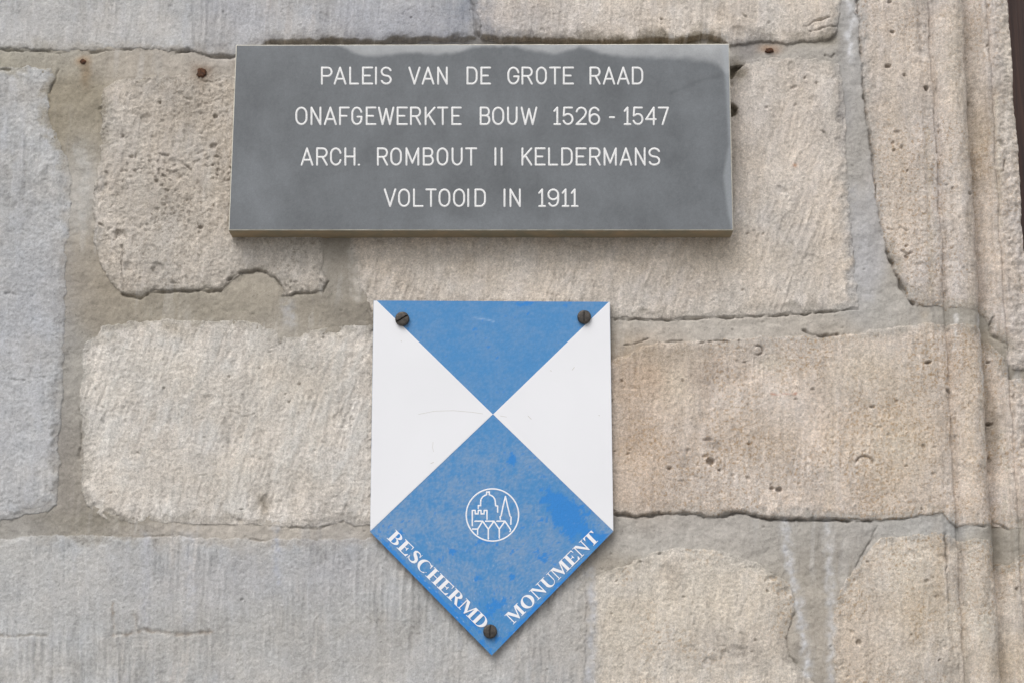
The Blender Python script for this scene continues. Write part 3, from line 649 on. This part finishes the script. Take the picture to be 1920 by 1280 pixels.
k = NT('white_letter_paint'); c0 = k.n('ShaderNodeRGB'); c0.outputs[0].default_value = (*lin((232, 232, 232)), 1)
k.l(k.gain(c0.outputs[0], k.rng(k.noise(400, 3, .7), .3, .7, .88, 1.04)), k.b.inputs['Base Color']); k.b.inputs['Roughness'].default_value = .55; MAT_letter = k.m
LINES = [
 ('PALEIS VAN DE GROTE RAAD', 127.5, 157.5, [(602,623),(626,649),(655,672.5),(679,699),(705,705),(714,734),(766,788),(791,814),(820,839),(875,895),(901,920),(951.5,973.5),(978,998.5),(1005,1025),(1030,1051),(1055.6,1075.6),(1105.6,1125.6),(1130.6,1153),(1157,1180),(1185,1205.6)]),
 ('ONAFGEWERKTE BOUW 1526 - 1547', 202.5, 233.5, [(554,576),(582.5,602),(607.5,631),(636,655),(659,679),(686,705),(709,739),(744,764),(769,789),(796.5,816),(820,840),(846.5,865),(899.7,919),(923,945),(951,970),(976.5,1007),(1037,1051.5),(1054.7,1075),(1079.7,1100),(1104,1125),(1142,1152.5),(1168.7,1183),(1186,1206),(1210,1230.6),(1233.7,1253.7)]),
 ('ARCH. ROMBOUT II KELDERMANS', 279, 309.5, [(564,587),(593,614),(619,640),(646,666),(673,673),(707,727),(732,753),(760.6,785.6),(793,813),(819,840),(847,867),(872.5,894),(929,929),(940.6,940.6),(978,997.5),(1003,1022.5),(1028,1046),(1052.5,1073.4),(1079.7,1099),(1105,1125.6),(1132,1156),(1162,1185),(1190.6,1210),(1216,1237.5)]),
 ('VOLTOOID IN 1911', 356, 387, [(720,742.5),(746.6,768.4),(774.7,793.4),(798,818),(822.5,844),(849.7,871.6),(878,878),(890,910.6),(946,946),(955.6,976),(1008.7,1023),(1026.6,1048),(1052.5,1067),(1069.7,1084)])]
for txt, y0, y1, xs in LINES:
    i = 0; xm, zm = at((xs[0][0] + xs[-1][1]) / 2, (y0 + y1) / 2, PT)
    line = bpy.data.objects.new('inscription', None); COL.objects.link(line); line.parent = plaque; line.empty_display_size = .01
    line.location = Vector((float(xm), -PT, float(zm))) - plaque.location; line['label'] = 'engraved white line reading ' + txt
    for ch in txt.replace(' ', ''):
        mb = MB()
        a, b = xs[i]; i += 1
        if b > a: a += 1.6; b -= 1.2
        for st_ in glyph(ch, b - a, y1 - y0):
            tube_stroke(mb, [(a + x, y1 - y) for x, y in st_], 1.98, PT, .00028)
        lo = mb.build('letter', MAT_letter, None, (float(xm), -PT, float(zm)), True); lo.parent = line; lo.location = (0, 0, 0)
# ---------------------------------------------------------------- shield sign
SP = 13 * M; STK = 4.0 * M     # face stands 11 px (6.6 mm) off the wall, sheet 2.4 mm thick
def P3(p, pr): X, Z = at(p[0], p[1], pr); return (float(X), -pr, float(Z))
shp = [(700.5, 563.5), (1143.5, 566), (1150, 995), (922, 1228), (694, 996)]
base = P3((922, 1228), 0)
shield = empty('heritage_shield', (base[0], 0, base[2]), 'pointed blue and white metal shield screwed to the wall below the grey plaque', 'sign')
o = np.array(shield.location)
# face as a structured grid: rows from top to point
nr, nc = 260, 170; V = []; py_l = []
def lerp(a, b, t): return (a[0] + (b[0] - a[0]) * t, a[1] + (b[1] - a[1]) * t)
yy = np.linspace(0, 1, nr)
Lp = np.array([lerp(shp[0], shp[4], t / .648) if t < .648 else lerp(shp[4], shp[3], (t - .648) / .352) for t in yy])
Rp = np.array([lerp(shp[1], shp[2], t / .648) if t < .648 else lerp(shp[2], shp[3], (t - .648) / .352) for t in yy])
tt = np.linspace(0, 1, nc)
FX = Lp[:, 0][:, None] * (1 - tt) + Rp[:, 0][:, None] * tt; FY = Lp[:, 1][:, None] * (1 - tt) + Rp[:, 1][:, None] * tt
ii = np.arange(nr * nc).reshape(nr, nc)
Q = np.stack([ii[1:, :-1], ii[1:, 1:], ii[:-1, 1:], ii[:-1, :-1]], -1).reshape(-1, 4)
gxx, gzz = at(FX, FY, SP)
BC = np.ones(FX.shape + (3,)) * lin((72, 136, 192))
n1 = fbm(FX, FY, 60, 5, 141, .65); n2 = fbm(FX, FY, 14, 4, 145, .65); n3 = fbm(FX, FY, 5, 2, 149)
chalk = np.clip(.42 + .45 * n1 + .35 * n2 + .5 * n3, 0, 1) * np.interp(FY, [560, 780, 860, 1000, 1140, 1225], [.42, .40, .85, 1.0, .95, .5])
deep = np.zeros_like(FX)
for x, y, rx, ry, an, a in ((1062,965,26,60,-38,1.5),(1030,935,22,16,0,.9),(1090,960,24,22,0,.6),(960,862,9,10,0,1.2),(822,1052,12,8,0,.5),(900,1080,10,9,0,.7),(960,1080,8,8,0,.6),(860,1035,30,8,0,.5),(905,1015,30,12,0,.4),(920,1140,36,26,0,.8),(1110,1010,20,60,-45,.9),(1040,1112,120,9,-45,1.4),(980,1172,60,10,-45,1.2),(810,1112,130,9,45,1.3),(870,1150,50,14,45,.8),(745,1010,24,14,40,.6),(1030,1040,40,20,0,.35),(930,1200,20,12,0,.5),(980,570,22,5,0,.6),(1060,572,10,5,0,.5),(960,980,50,12,0,.3)):
    c, s = math.cos(math.radians(an)), math.sin(math.radians(an)); ax, ay = FX - x, FY - y
    deep = np.maximum(deep, a * np.exp(-((ax * c + ay * s) / rx) ** 2 - ((-ax * s + ay * c) / ry) ** 2))
dm = sstep(.40, .66, deep + .22 * n1 + .42 * n2 + .22 * n3)
chalk = chalk * (1 - .9 * dm)
BC += (chalk * .95)[..., None] * (lin((124, 153, 186)) - BC)
BC += (dm * .85)[..., None] * (lin((44, 128, 204)) - BC)
BC *= (1 + .035 * n3)[..., None]
fl = sstep(.62, .8, perlin(FX / 4, FY / 4, 171)) * sstep(900, 1150, FY) * .5
BC += fl[..., None] * (lin((176, 198, 224)) - BC)
scr = np.exp(-(seg_dist(FX, FY, [(890,596),(915,600),(926,603)]) / 1.2) ** 2) * .45
BC += scr[..., None] * (lin((176, 200, 228)) - BC)
V = np.stack([gxx, np.full(gxx.shape, -SP), gzz], -1).reshape(-1, 3)
k = NT('blue_enamel'); k.l(k.gain(k.attr(), k.rng(k.noise(800, 5, .85), .36, .64, .91, 1.09)), k.b.inputs['Base Color']); k.b.inputs['Roughness'].default_value = .5
k.b.inputs['Specular IOR Level'].default_value = .3
k.l(k.bump(k.noise(12, 2, .5), .0006, .4), k.b.inputs['Normal']); MAT_blue = k.m
link('blue_face', mesh_np('blue_face', V - o, Q, np.clip(BC, 0, 1).reshape(-1, 3)), MAT_blue, shield, tuple(o))
k = NT('dull_sheet_edge'); k.b.inputs['Base Color'].default_value = (*lin((104, 96, 84)), 1); k.b.inputs['Metallic'].default_value = .3; k.b.inputs['Roughness'].default_value = .65
k.l(k.bump(k.noise(300, 3, .6), .0003), k.b.inputs['Normal']); MAT_edge = k.m
mb = MB(); n = len(shp)
fr = [P3(p, SP) for p in shp]; fr = [(x, y + .00003, z) for x, y, z in fr]; bk = [(x, -(SP - STK), z) for x, y, z in fr]
mb.add(fr + bk, [(i, (i + 1) % n, n + (i + 1) % n, n + i) for i in range(n)] + [tuple(range(n, 2 * n))])
mb.build('backing_sheet', MAT_edge, shield, tuple(o))
# white enamel fields, a hair proud of the blue
k = NT('white_enamel')
c0 = k.n('ShaderNodeRGB'); c0.outputs[0].default_value = (*lin((231, 232, 236)), 1)
k.l(k.mix(k.rng(k.noise(120, 5, .75), .62, .75, 0, .12), k.gain(c0.outputs[0], k.rng(k.noise(9, 3, .5), .3, .7, .975, 1.015)), tuple(lin((190, 182, 170)))), k.b.inputs['Base Color'])
k.b.inputs['Roughness'].default_value = .45; k.b.inputs['Specular IOR Level'].default_value = .35
k.l(k.bump(k.noise(10, 2, .5), .0006, .4), k.b.inputs['Normal']); MAT_white = k.m
def plate(name, poly, p0, p1, mat, parent, o, bev=1.0 * M):
    c = np.mean(np.array(poly), 0); mb = MB(); n = len(poly)
    top = [P3(p, p1) for p in poly]; cen = np.mean(np.array(top), 0)
    bot = [(x, -p0, z) for x, y, z in top]
    ins = []
    for i in range(n):
        a = np.array(top[i - 1]); b = np.array(top[i]); d = np.array(top[(i + 1) % n])
        e1 = (a - b) / np.linalg.norm(a - b); e2 = (d - b) / np.linalg.norm(d - b); q = e1 + e2
        s = np.linalg.norm(np.cross(e1, e2)); ins.append(tuple(b + q / max(s, .2) * bev))
    side = [(x, -(p1 - bev * .15), z) for x, y, z in top]
    mb.add(bot + side + ins, [(i, (i + 1) % n, n + (i + 1) % n, n + i) for i in range(n)] + [(n + i, n + (i + 1) % n, 2 * n + (i + 1) % n, 2 * n + i) for i in range(n)] + [tuple(range(2 * n, 3 * n))])
    return mb.build(name, mat, parent, tuple(o))
plate('white_field', [(700.8, 563.8), (706.5, 563.9), (924, 776), (694.8, 994.2), (694.2, 990)], SP - .0002, SP + .00035, MAT_white, shield, o)
plate('white_field', [(1143.3, 566.3), (1150, 994.6), (924.6, 776), (1141.5, 566.2)], SP - .0002, SP + .00035, MAT_white, shield, o)
# scratches on the white, thin lines of wear
k = NT('hairline_scratch'); k.b.inputs['Base Color'].default_value = (*lin((200, 198, 194)), 1); k.b.inputs['Roughness'].default_value = .7; MAT_scr = k.m
mb = MB(); tube_stroke(mb, [(785,776),(815,770),(850,769),(885,772),(905,775)], .45, SP + .00035, .00004); mb.build('scratch', MAT_scr, shield, tuple(o))
mb = MB(); tube_stroke(mb, [(938,779),(950,781)], .4, SP + .00035, .00004); mb.build('scratch', MAT_scr, shield, tuple(o))
mb = MB(); tube_stroke(mb, [(1073,693),(1077,688)], .6, SP + .00035, .00004); mb.build('scratch', MAT_scr, shield, tuple(o))
mb = MB(); tube_stroke(mb, [(1032,694),(1034,695)], .6, SP + .00035, .00004); mb.build('scratch', MAT_scr, shield, tuple(o))
mb = MB(); tube_stroke(mb, [(990,779),(996,785)], .6, SP + .00035, .00004); mb.build('scratch', MAT_scr, shield, tuple(o))
mb = MB(); tube_stroke(mb, [(808,868),(813,866)], .7, SP + .00035, .00004); mb.build('scratch', MAT_scr, shield, tuple(o))
mb = MB(); tube_stroke(mb, [(812,828),(811,838),(813,846)], .4, SP + .00035, .00004); mb.build('scratch', MAT_scr, shield, tuple(o))
mb = MB(); tube_stroke(mb, [(752,639),(753,640)], .7, SP + .00035, .00004); mb.build('scratch', MAT_scr, shield, tuple(o))
mb = MB(); tube_stroke(mb, [(1123,778),(1124,778.5)], .7, SP + .00035, .00004); mb.build('scratch', MAT_scr, shield, tuple(o))
# emblem
k = NT('white_print'); k.b.inputs['Base Color'].default_value = (*lin((236, 236, 240)), 1); k.b.inputs['Roughness'].default_value = .5
k.l(k.bump(k.noise(400, 2, .6), .00004), k.b.inputs['Normal']); MAT_print = k.m
mb = MB(); E = lambda L: [(840 + x / 8, 880 + y / 8) for x, y in L]
circ = arc(667, 677, 393, 391, 0, 180, 40); circ2 = arc(667, 677, 393, 391, 180, 360, 40)
for L in (circ, circ2,
   [(455,575),(455,537),(490,537),(490,480),(497,440),(520,405),(550,385),(580,372),(580,332),(620,332),(620,372),(650,385),(680,405),(703,440),(710,480),(715,537),(745,543),(745,632)],
   [(787,740),(781,702),(797,692),(830,530),(862,400),(898,560),(930,692),(946,706),(942,815)],
   [(365,835),(365,608),(408,608),(410,660),(452,660),(455,608),(495,608),(497,660),(540,660),(545,608),(585,608),(585,740)],
   [(405,770),(520,770),(605,890),(690,770),(770,890),(855,770),(940,895),(930,925)], [(565,770),(690,770)], [(735,770),(855,770)],
   [(520,770),(445,890),(445,965)], [(370,888),(445,888)], [(605,890),(605,1035)], [(770,890),(770,1020)]):
    tube_stroke(mb, E(L), 1.42, SP, .00015)
mb.build('emblem', MAT_print, shield, tuple(o), True)['label'] = 'white round emblem with dome, spire, castle wall and row of roofs'
# bold serif lettering
def brush(pts, ws):
    P = [np.array(p, float) for p in pts]; Lr = []
    for i in range(len(P)):
        t = P[min(i + 1, len(P) - 1)] - P[max(i - 1, 0)]; t /= np.linalg.norm(t) + 1e-9
        nn = np.array([-t[1], t[0]]) * ws[i] / 2; Lr.append((P[i] + nn, P[i] - nn))
    return [[Lr[i][0], Lr[i + 1][0], Lr[i + 1][1], Lr[i][1]] for i in range(len(P) - 1)]
def rct(a, b, c, d): return [[(a, b), (c, b), (c, d), (a, d)]]
def rngs(cx, cy, rx, ry, ix, iy, jx_, jy_, a0, a1, n=14):
    A = arc(cx, cy, rx, ry, a0, a1, n); Bq = arc(ix, iy, jx_, jy_, a0, a1, n)
    return [[A[i], A[i + 1], Bq[i + 1], Bq[i]] for i in range(n)]
def serif(ch):
    s = 676; T = 46; stem = lambda x: rct(x - 8, 0, x + 168, s); foot = lambda x0, x1: rct(x0, 0, x1, 34); head = lambda x0, x1: rct(x0, s - 34, x1, s)
    if ch == 'H': return 778, stem(105) + stem(518) + foot(20, 345) + head(20, 345) + foot(433, 758) + head(433, 758) + rct(240, 322, 540, 360)
    if ch == 'E': return 667, stem(100) + rct(16, 0, 620, T) + rct(16, s - T, 600, s) + rct(240, 325, 420, 362) + [[(600, s), (560, s - T), (575, 490), (600, 490)]] + [[(540, s - T), (600, s - T), (600, 490)]] + [[(620, 0), (641, 185), (615, 185), (500, T)], [(500, T), (500, 0), (620, 0)]] + [[(420, 240), (445, 240), (445, 450), (420, 450)], [(370, 345), (430, 240), (430, 450)]]
    if ch == 'T': return 667, stem(256) + head(31, 636) + rct(31, s - 40, 636, s) + foot(170, 497) + [[(31, s), (31, 490), (55, 490), (160, s - 30)], [(636, s), (612, s), (510, s - 30), (612, 490)], [(612, s), (636, s), (636, 490), (612, 490)]]
    if ch == 'D': return 722, stem(100) + foot(16, 330) + head(16, 330) + rngs(320, 338, 365, 338, 320, 338, 195, 304, 90, -90, 18)
    if ch == 'B': return 667, stem(100) + foot(16, 330) + head(16, 330) + rngs(320, 513, 250, 163, 320, 513, 110, 131, 90, -90) + rngs(330, 184, 290, 184, 330, 184, 130, 150, 90, -90) + rct(250, 334, 335, 366)
    if ch == 'R': return 722, stem(100) + foot(16, 345) + head(16, 345) + rngs(320, 500, 280, 176, 320, 500, 125, 142, 90, -90) + rct(250, 324, 335, 358) + [[(300, 335), (460, 345), (690, 20), (540, 0)], [(540, 0), (715, 0), (715, 24), (600, 40)]]
    if ch == 'O': return 778, rngs(389, 338, 354, 353, 389, 338, 178, 308, 0, 360, 36)
    if ch == 'C': return 722, rngs(390, 338, 355, 353, 420, 338, 215, 318, 50, 312, 28) + [[(640, 690), (665, 690), (672, 455), (648, 455)], [(560, 640), (640, 670), (655, 455), (610, 560)], [(590, 110), (690, 170), (665, 185), (560, 90)]]
    if ch == 'S': return 556, brush([(470, 500), (440, 590), (370, 645), (280, 655), (190, 630), (140, 565), (150, 500), (220, 430), (320, 370), (430, 290), (465, 200), (440, 100), (370, 40), (270, 15), (170, 35), (100, 90), (60, 190)], [30, 36, 50, 60, 90, 130, 145, 165, 175, 165, 145, 130, 100, 60, 50, 40, 30]) + [[(470, 690), (492, 690), (500, 470), (476, 470)], [(40, -15), (62, -15), (66, 220), (42, 220)]]
    if ch == 'U': return 722, rct(100, 200, 255, s) + head(16, 345) + rct(585, 200, 635, s) + head(500, 705) + rngs(362, 230, 262, 248, 422, 240, 170, 206, 180, 360, 16)
    if ch == 'N': return 722, rct(100, 0, 152, s) + foot(16, 240) + head(16, 190) + rct(572, 0, 624, s) + head(480, 705) + [[(90, s), (260, s), (617, 130), (617, -12), (590, -12)]]
    if ch == 'M': return 944, rct(95, 0, 145, s) + foot(14, 235) + head(14, 290) + rct(690, 0, 845, s) + foot(610, 926) + head(690, 926) + [[(110, s), (290, s), (510, 190), (460, 0)], [(425, 0), (490, 0), (740, s), (675, s)]]
    return 600, []
def serif_text(line, txt, p0, p1, cap, nrm):
    p0 = np.array(p0, float); p1 = np.array(p1, float); ln = np.linalg.norm(p1 - p0); dr = (p1 - p0) / ln; nrm = np.array(nrm, float); nrm /= np.linalg.norm(nrm)
    tot = sum(serif(c)[0] for c in txt); kx = ln / tot; ky = cap / 676.0; x = 0; h = SP + .00003
    for c in txt:
        mb = MB(); wd, polys = serif(c)
        for q in polys:
            h += .0000035
            vs = [P3(p0 + dr * (x + a[0]) * kx + nrm * a[1] * ky, h) for a in q]
            a, b, d = [np.array(vs[i]) for i in (0, 1, 2)]
            if np.cross(b - a, d - a)[1] > 0: vs = vs[::-1]
            mb.add(vs, [tuple(range(len(vs)))])
        x += wd
        lo = mb.build('letter', MAT_print, None, tuple(o)); lo.parent = line; lo.location = Vector(o) - shield.location - line.location
for txt, a, b, nn, lb in (('BESCHERMD', (724.5, 1007.5), (903, 1181), (1, -.96), 'left'), ('MONUMENT', (962, 1170), (1126, 1009), (-1, -1), 'right')):
    line = bpy.data.objects.new('lettering', None); COL.objects.link(line); line.parent = shield; line.empty_display_size = .01
    line.location = Vector(P3(((a[0] + b[0]) / 2, (a[1] + b[1]) / 2), SP)) - shield.location
    line['label'] = 'white serif capitals reading %s along the lower %s edge' % (txt, lb)
    serif_text(line, txt, a, b, 23.5, nn)
# screws
k = NT('blackened_screw_metal')
k.l(k.mix(k.rng(k.noise(260, 4, .7), .35, .65, 0, 1), tuple(lin((52, 50, 48))), tuple(lin((86, 80, 74)))), k.b.inputs['Base Color'])
k.b.inputs['Metallic'].default_value = .35; k.b.inputs['Roughness'].default_value = .5
k.l(k.bump(k.noise(500, 3, .6), .0002), k.b.inputs['Normal']); MAT_screw = k.m
def screw(px, py, r, slot_deg, tilt=0.0):
    """round slotted head: low cylinder, domed top in two halves with a slot between"""
    R = r * M; hh = 8.5 * M; X, _, Z = P3((px, py), SP + hh)
    mb = MB(); n = 40
    def ringv(rad, y): return [(X + rad * math.cos(2 * math.pi * i / n), y, Z + rad * math.sin(2 * math.pi * i / n)) for i in range(n)]
    y0, y1 = -SP + .0002, -(SP + hh * .5)
    vs = ringv(R, y0) + ringv(R, y1); fs = [(i, (i + 1) % n, n + (i + 1) % n, n + i) for i in range(n)] + [tuple(range(n, 2 * n))]
    mb.add(vs, fs)
    sw = R * .13; a = math.radians(slot_deg); ca, sa = math.cos(a), math.sin(a)
    for sg in (1, -1):
        rings = []
        for rad, y in ((R, y1), (R, y1 - hh * .22), (R * .93, y1 - hh * .38), (R * .75, y1 - hh * .47), (R * .4, y1 - hh * .5)):
            t0 = math.asin(min(.95, sw / rad)); L = []
            for i in range(17):
                t = t0 + (math.pi - 2 * t0) * i / 16; lx, lz = rad * math.cos(t), sg * rad * math.sin(t)
                L.append((X + lx * ca - lz * sa, y, Z + lx * sa + lz * ca))
            rings.append(L)
        vs = [v for L in rings for v in L]; fs = []; m_ = 17
        for j in range(len(rings) - 1):
            for i in range(m_ - 1): fs.append((j * m_ + i, j * m_ + i + 1, (j + 1) * m_ + i + 1, (j + 1) * m_ + i))
            # slot wall strips close the flat side
        for j in range(len(rings) - 1):
            fs.append((j * m_, (j + 1) * m_, (j + 1) * m_ + m_ - 1, j * m_ + m_ - 1))
        fs.append(tuple((len(rings) - 1) * m_ + i for i in range(m_)))
        mb.add(vs, fs)
    me = mesh_py('screw', [tuple(np.array(v) - np.array((X, -SP, Z))) for v in mb.v], mb.f)
    bm = bmesh.new(); bm.from_mesh(me); bmesh.ops.recalc_face_normals(bm, faces=bm.faces); bm.to_mesh(me); bm.free()
    ob = link('screw', me, MAT_screw, shield, (X, -SP, Z))
    return ob
screw(754, 597, 13.2, 32)['label'] = 'upper left dark screw with slanting slot'
screw(1095.5, 593.5, 12.8, 88)['label'] = 'upper right dark screw with upright slot'
screw(919, 1182.5, 12.6, 86)['label'] = 'dark screw at the bottom point of the shield'
# ---------------------------------------------------------------- rusty stubs in the wall
k = NT('rust')
k.l(k.mix(k.rng(k.noise(420, 4, .7), .38, .62, 0, 1), tuple(lin((56, 42, 34))), tuple(lin((104, 68, 44)))), k.b.inputs['Base Color'])
k.b.inputs['Roughness'].default_value = .9; k.l(k.bump(k.noise(500, 4, .7), .0012), k.b.inputs['Normal']); MAT_rust = k.m
def stub(px, py, rx, ry, out, seed, label):
    rd = random.Random(seed); X, _, Z = P3((px, py), out * M); n = 18; rings = []
    wob = [rd.uniform(.82, 1.14) for _ in range(n)]
    for q, y in ((1.05, 8), (1.03, -out * .6), (.9, -out * .9), (.6, -out), (.25, -out * .88)):
        rings.append([(rx * M * q * wob[i] * math.cos(2 * math.pi * i / n), y * M + rd.uniform(-.5, .5) * M, ry * M * q * wob[i] * math.sin(2 * math.pi * i / n)) for i in range(n)])
    vs = [v for L in rings for v in L]; fs = []
    for j in range(len(rings) - 1):
        for i in range(n): fs.append((j * n + i, j * n + (i + 1) % n, (j + 1) * n + (i + 1) % n, (j + 1) * n + i))
    fs.append(tuple((len(rings) - 1) * n + i for i in range(n)))
    ob = link('rusty_pin', mesh_py('rusty_pin', vs, fs, True), MAT_rust, None, (X, 0, Z))
    setp(ob, label, 'pin', 'rusty iron pins left in the wall')
stub(377, 136, 9, 10, 5, 1, 'dark brown rusty pin in the mortar just left of the plaque')
stub(155, 115, 5.5, 5, 2.5, 2, 'small orange rusty pin in the mortar at the top left of the wall')
stub(1443, 94, 8, 5, 3, 3, 'flat rusty pin with orange flakes in the mortar right of the plaque')
# ---------------------------------------------------------------- dark wooden door beyond the stone edge
k = NT('dark_brown_wood')
gr = k.noise(60, 5, .65, sc=(1, 1, .05), dist=.4); gr2 = k.noise(260, 3, .6, sc=(1, 1, .03))
cw_ = k.mix(k.rng(gr, .35, .65, 0, 1), tuple(lin((52, 36, 32))), tuple(lin((84, 58, 48))))
cw_ = k.mix(k.rng(gr2, .5, .68, 0, .6), cw_, tuple(lin((36, 28, 28))))
k.l(cw_, k.b.inputs['Base Color']); k.b.inputs['Roughness'].default_value = .6
k.l(k.bump(gr2, .0012), k.b.inputs['Normal']); MAT_wood = k.m
dz0, dz1 = float(gz[0]), float(gz[-1])
door = empty('wooden_door', (0.70, 0.085, dz0), 'dark brown wooden door just visible past the stone edge at the upper right', 'door')
for i in range(3):
    bm = bmesh.new(); bmesh.ops.create_cube(bm, size=1)
    for v in bm.verts: v.co.x *= .116; v.co.y *= .03; v.co.z *= (dz1 - dz0)
    bmesh.ops.bevel(bm, geom=list(bm.edges), offset=.003, segments=2, affect='EDGES')
    me = bpy.data.meshes.new('plank'); bm.to_mesh(me); bm.free()
    link('plank', me, MAT_wood, door, (.575 + .118 * i + .058, .10, (dz0 + dz1) / 2))

# ---------------------------------------------------------------- unseen paving below the view, added to bounce light onto the wall
k = NT('grey_bounce_paving')
c0 = k.n('ShaderNodeRGB'); c0.outputs[0].default_value = (.28, .275, .265, 1)
k.l(k.gain(c0.outputs[0], k.rng(k.noise(3, 6, .7), .3, .7, .8, 1.15)), k.b.inputs['Base Color']); k.b.inputs['Roughness'].default_value = .9
bm = bmesh.new(); bmesh.ops.create_grid(bm, x_segments=8, y_segments=8, size=30); me = bpy.data.meshes.new('bounce_pavement'); bm.to_mesh(me); bm.free()
pv = link('bounce_pavement', me, k.m, None, (0, -30, CZ - 1.55)); pv['kind'] = 'structure'
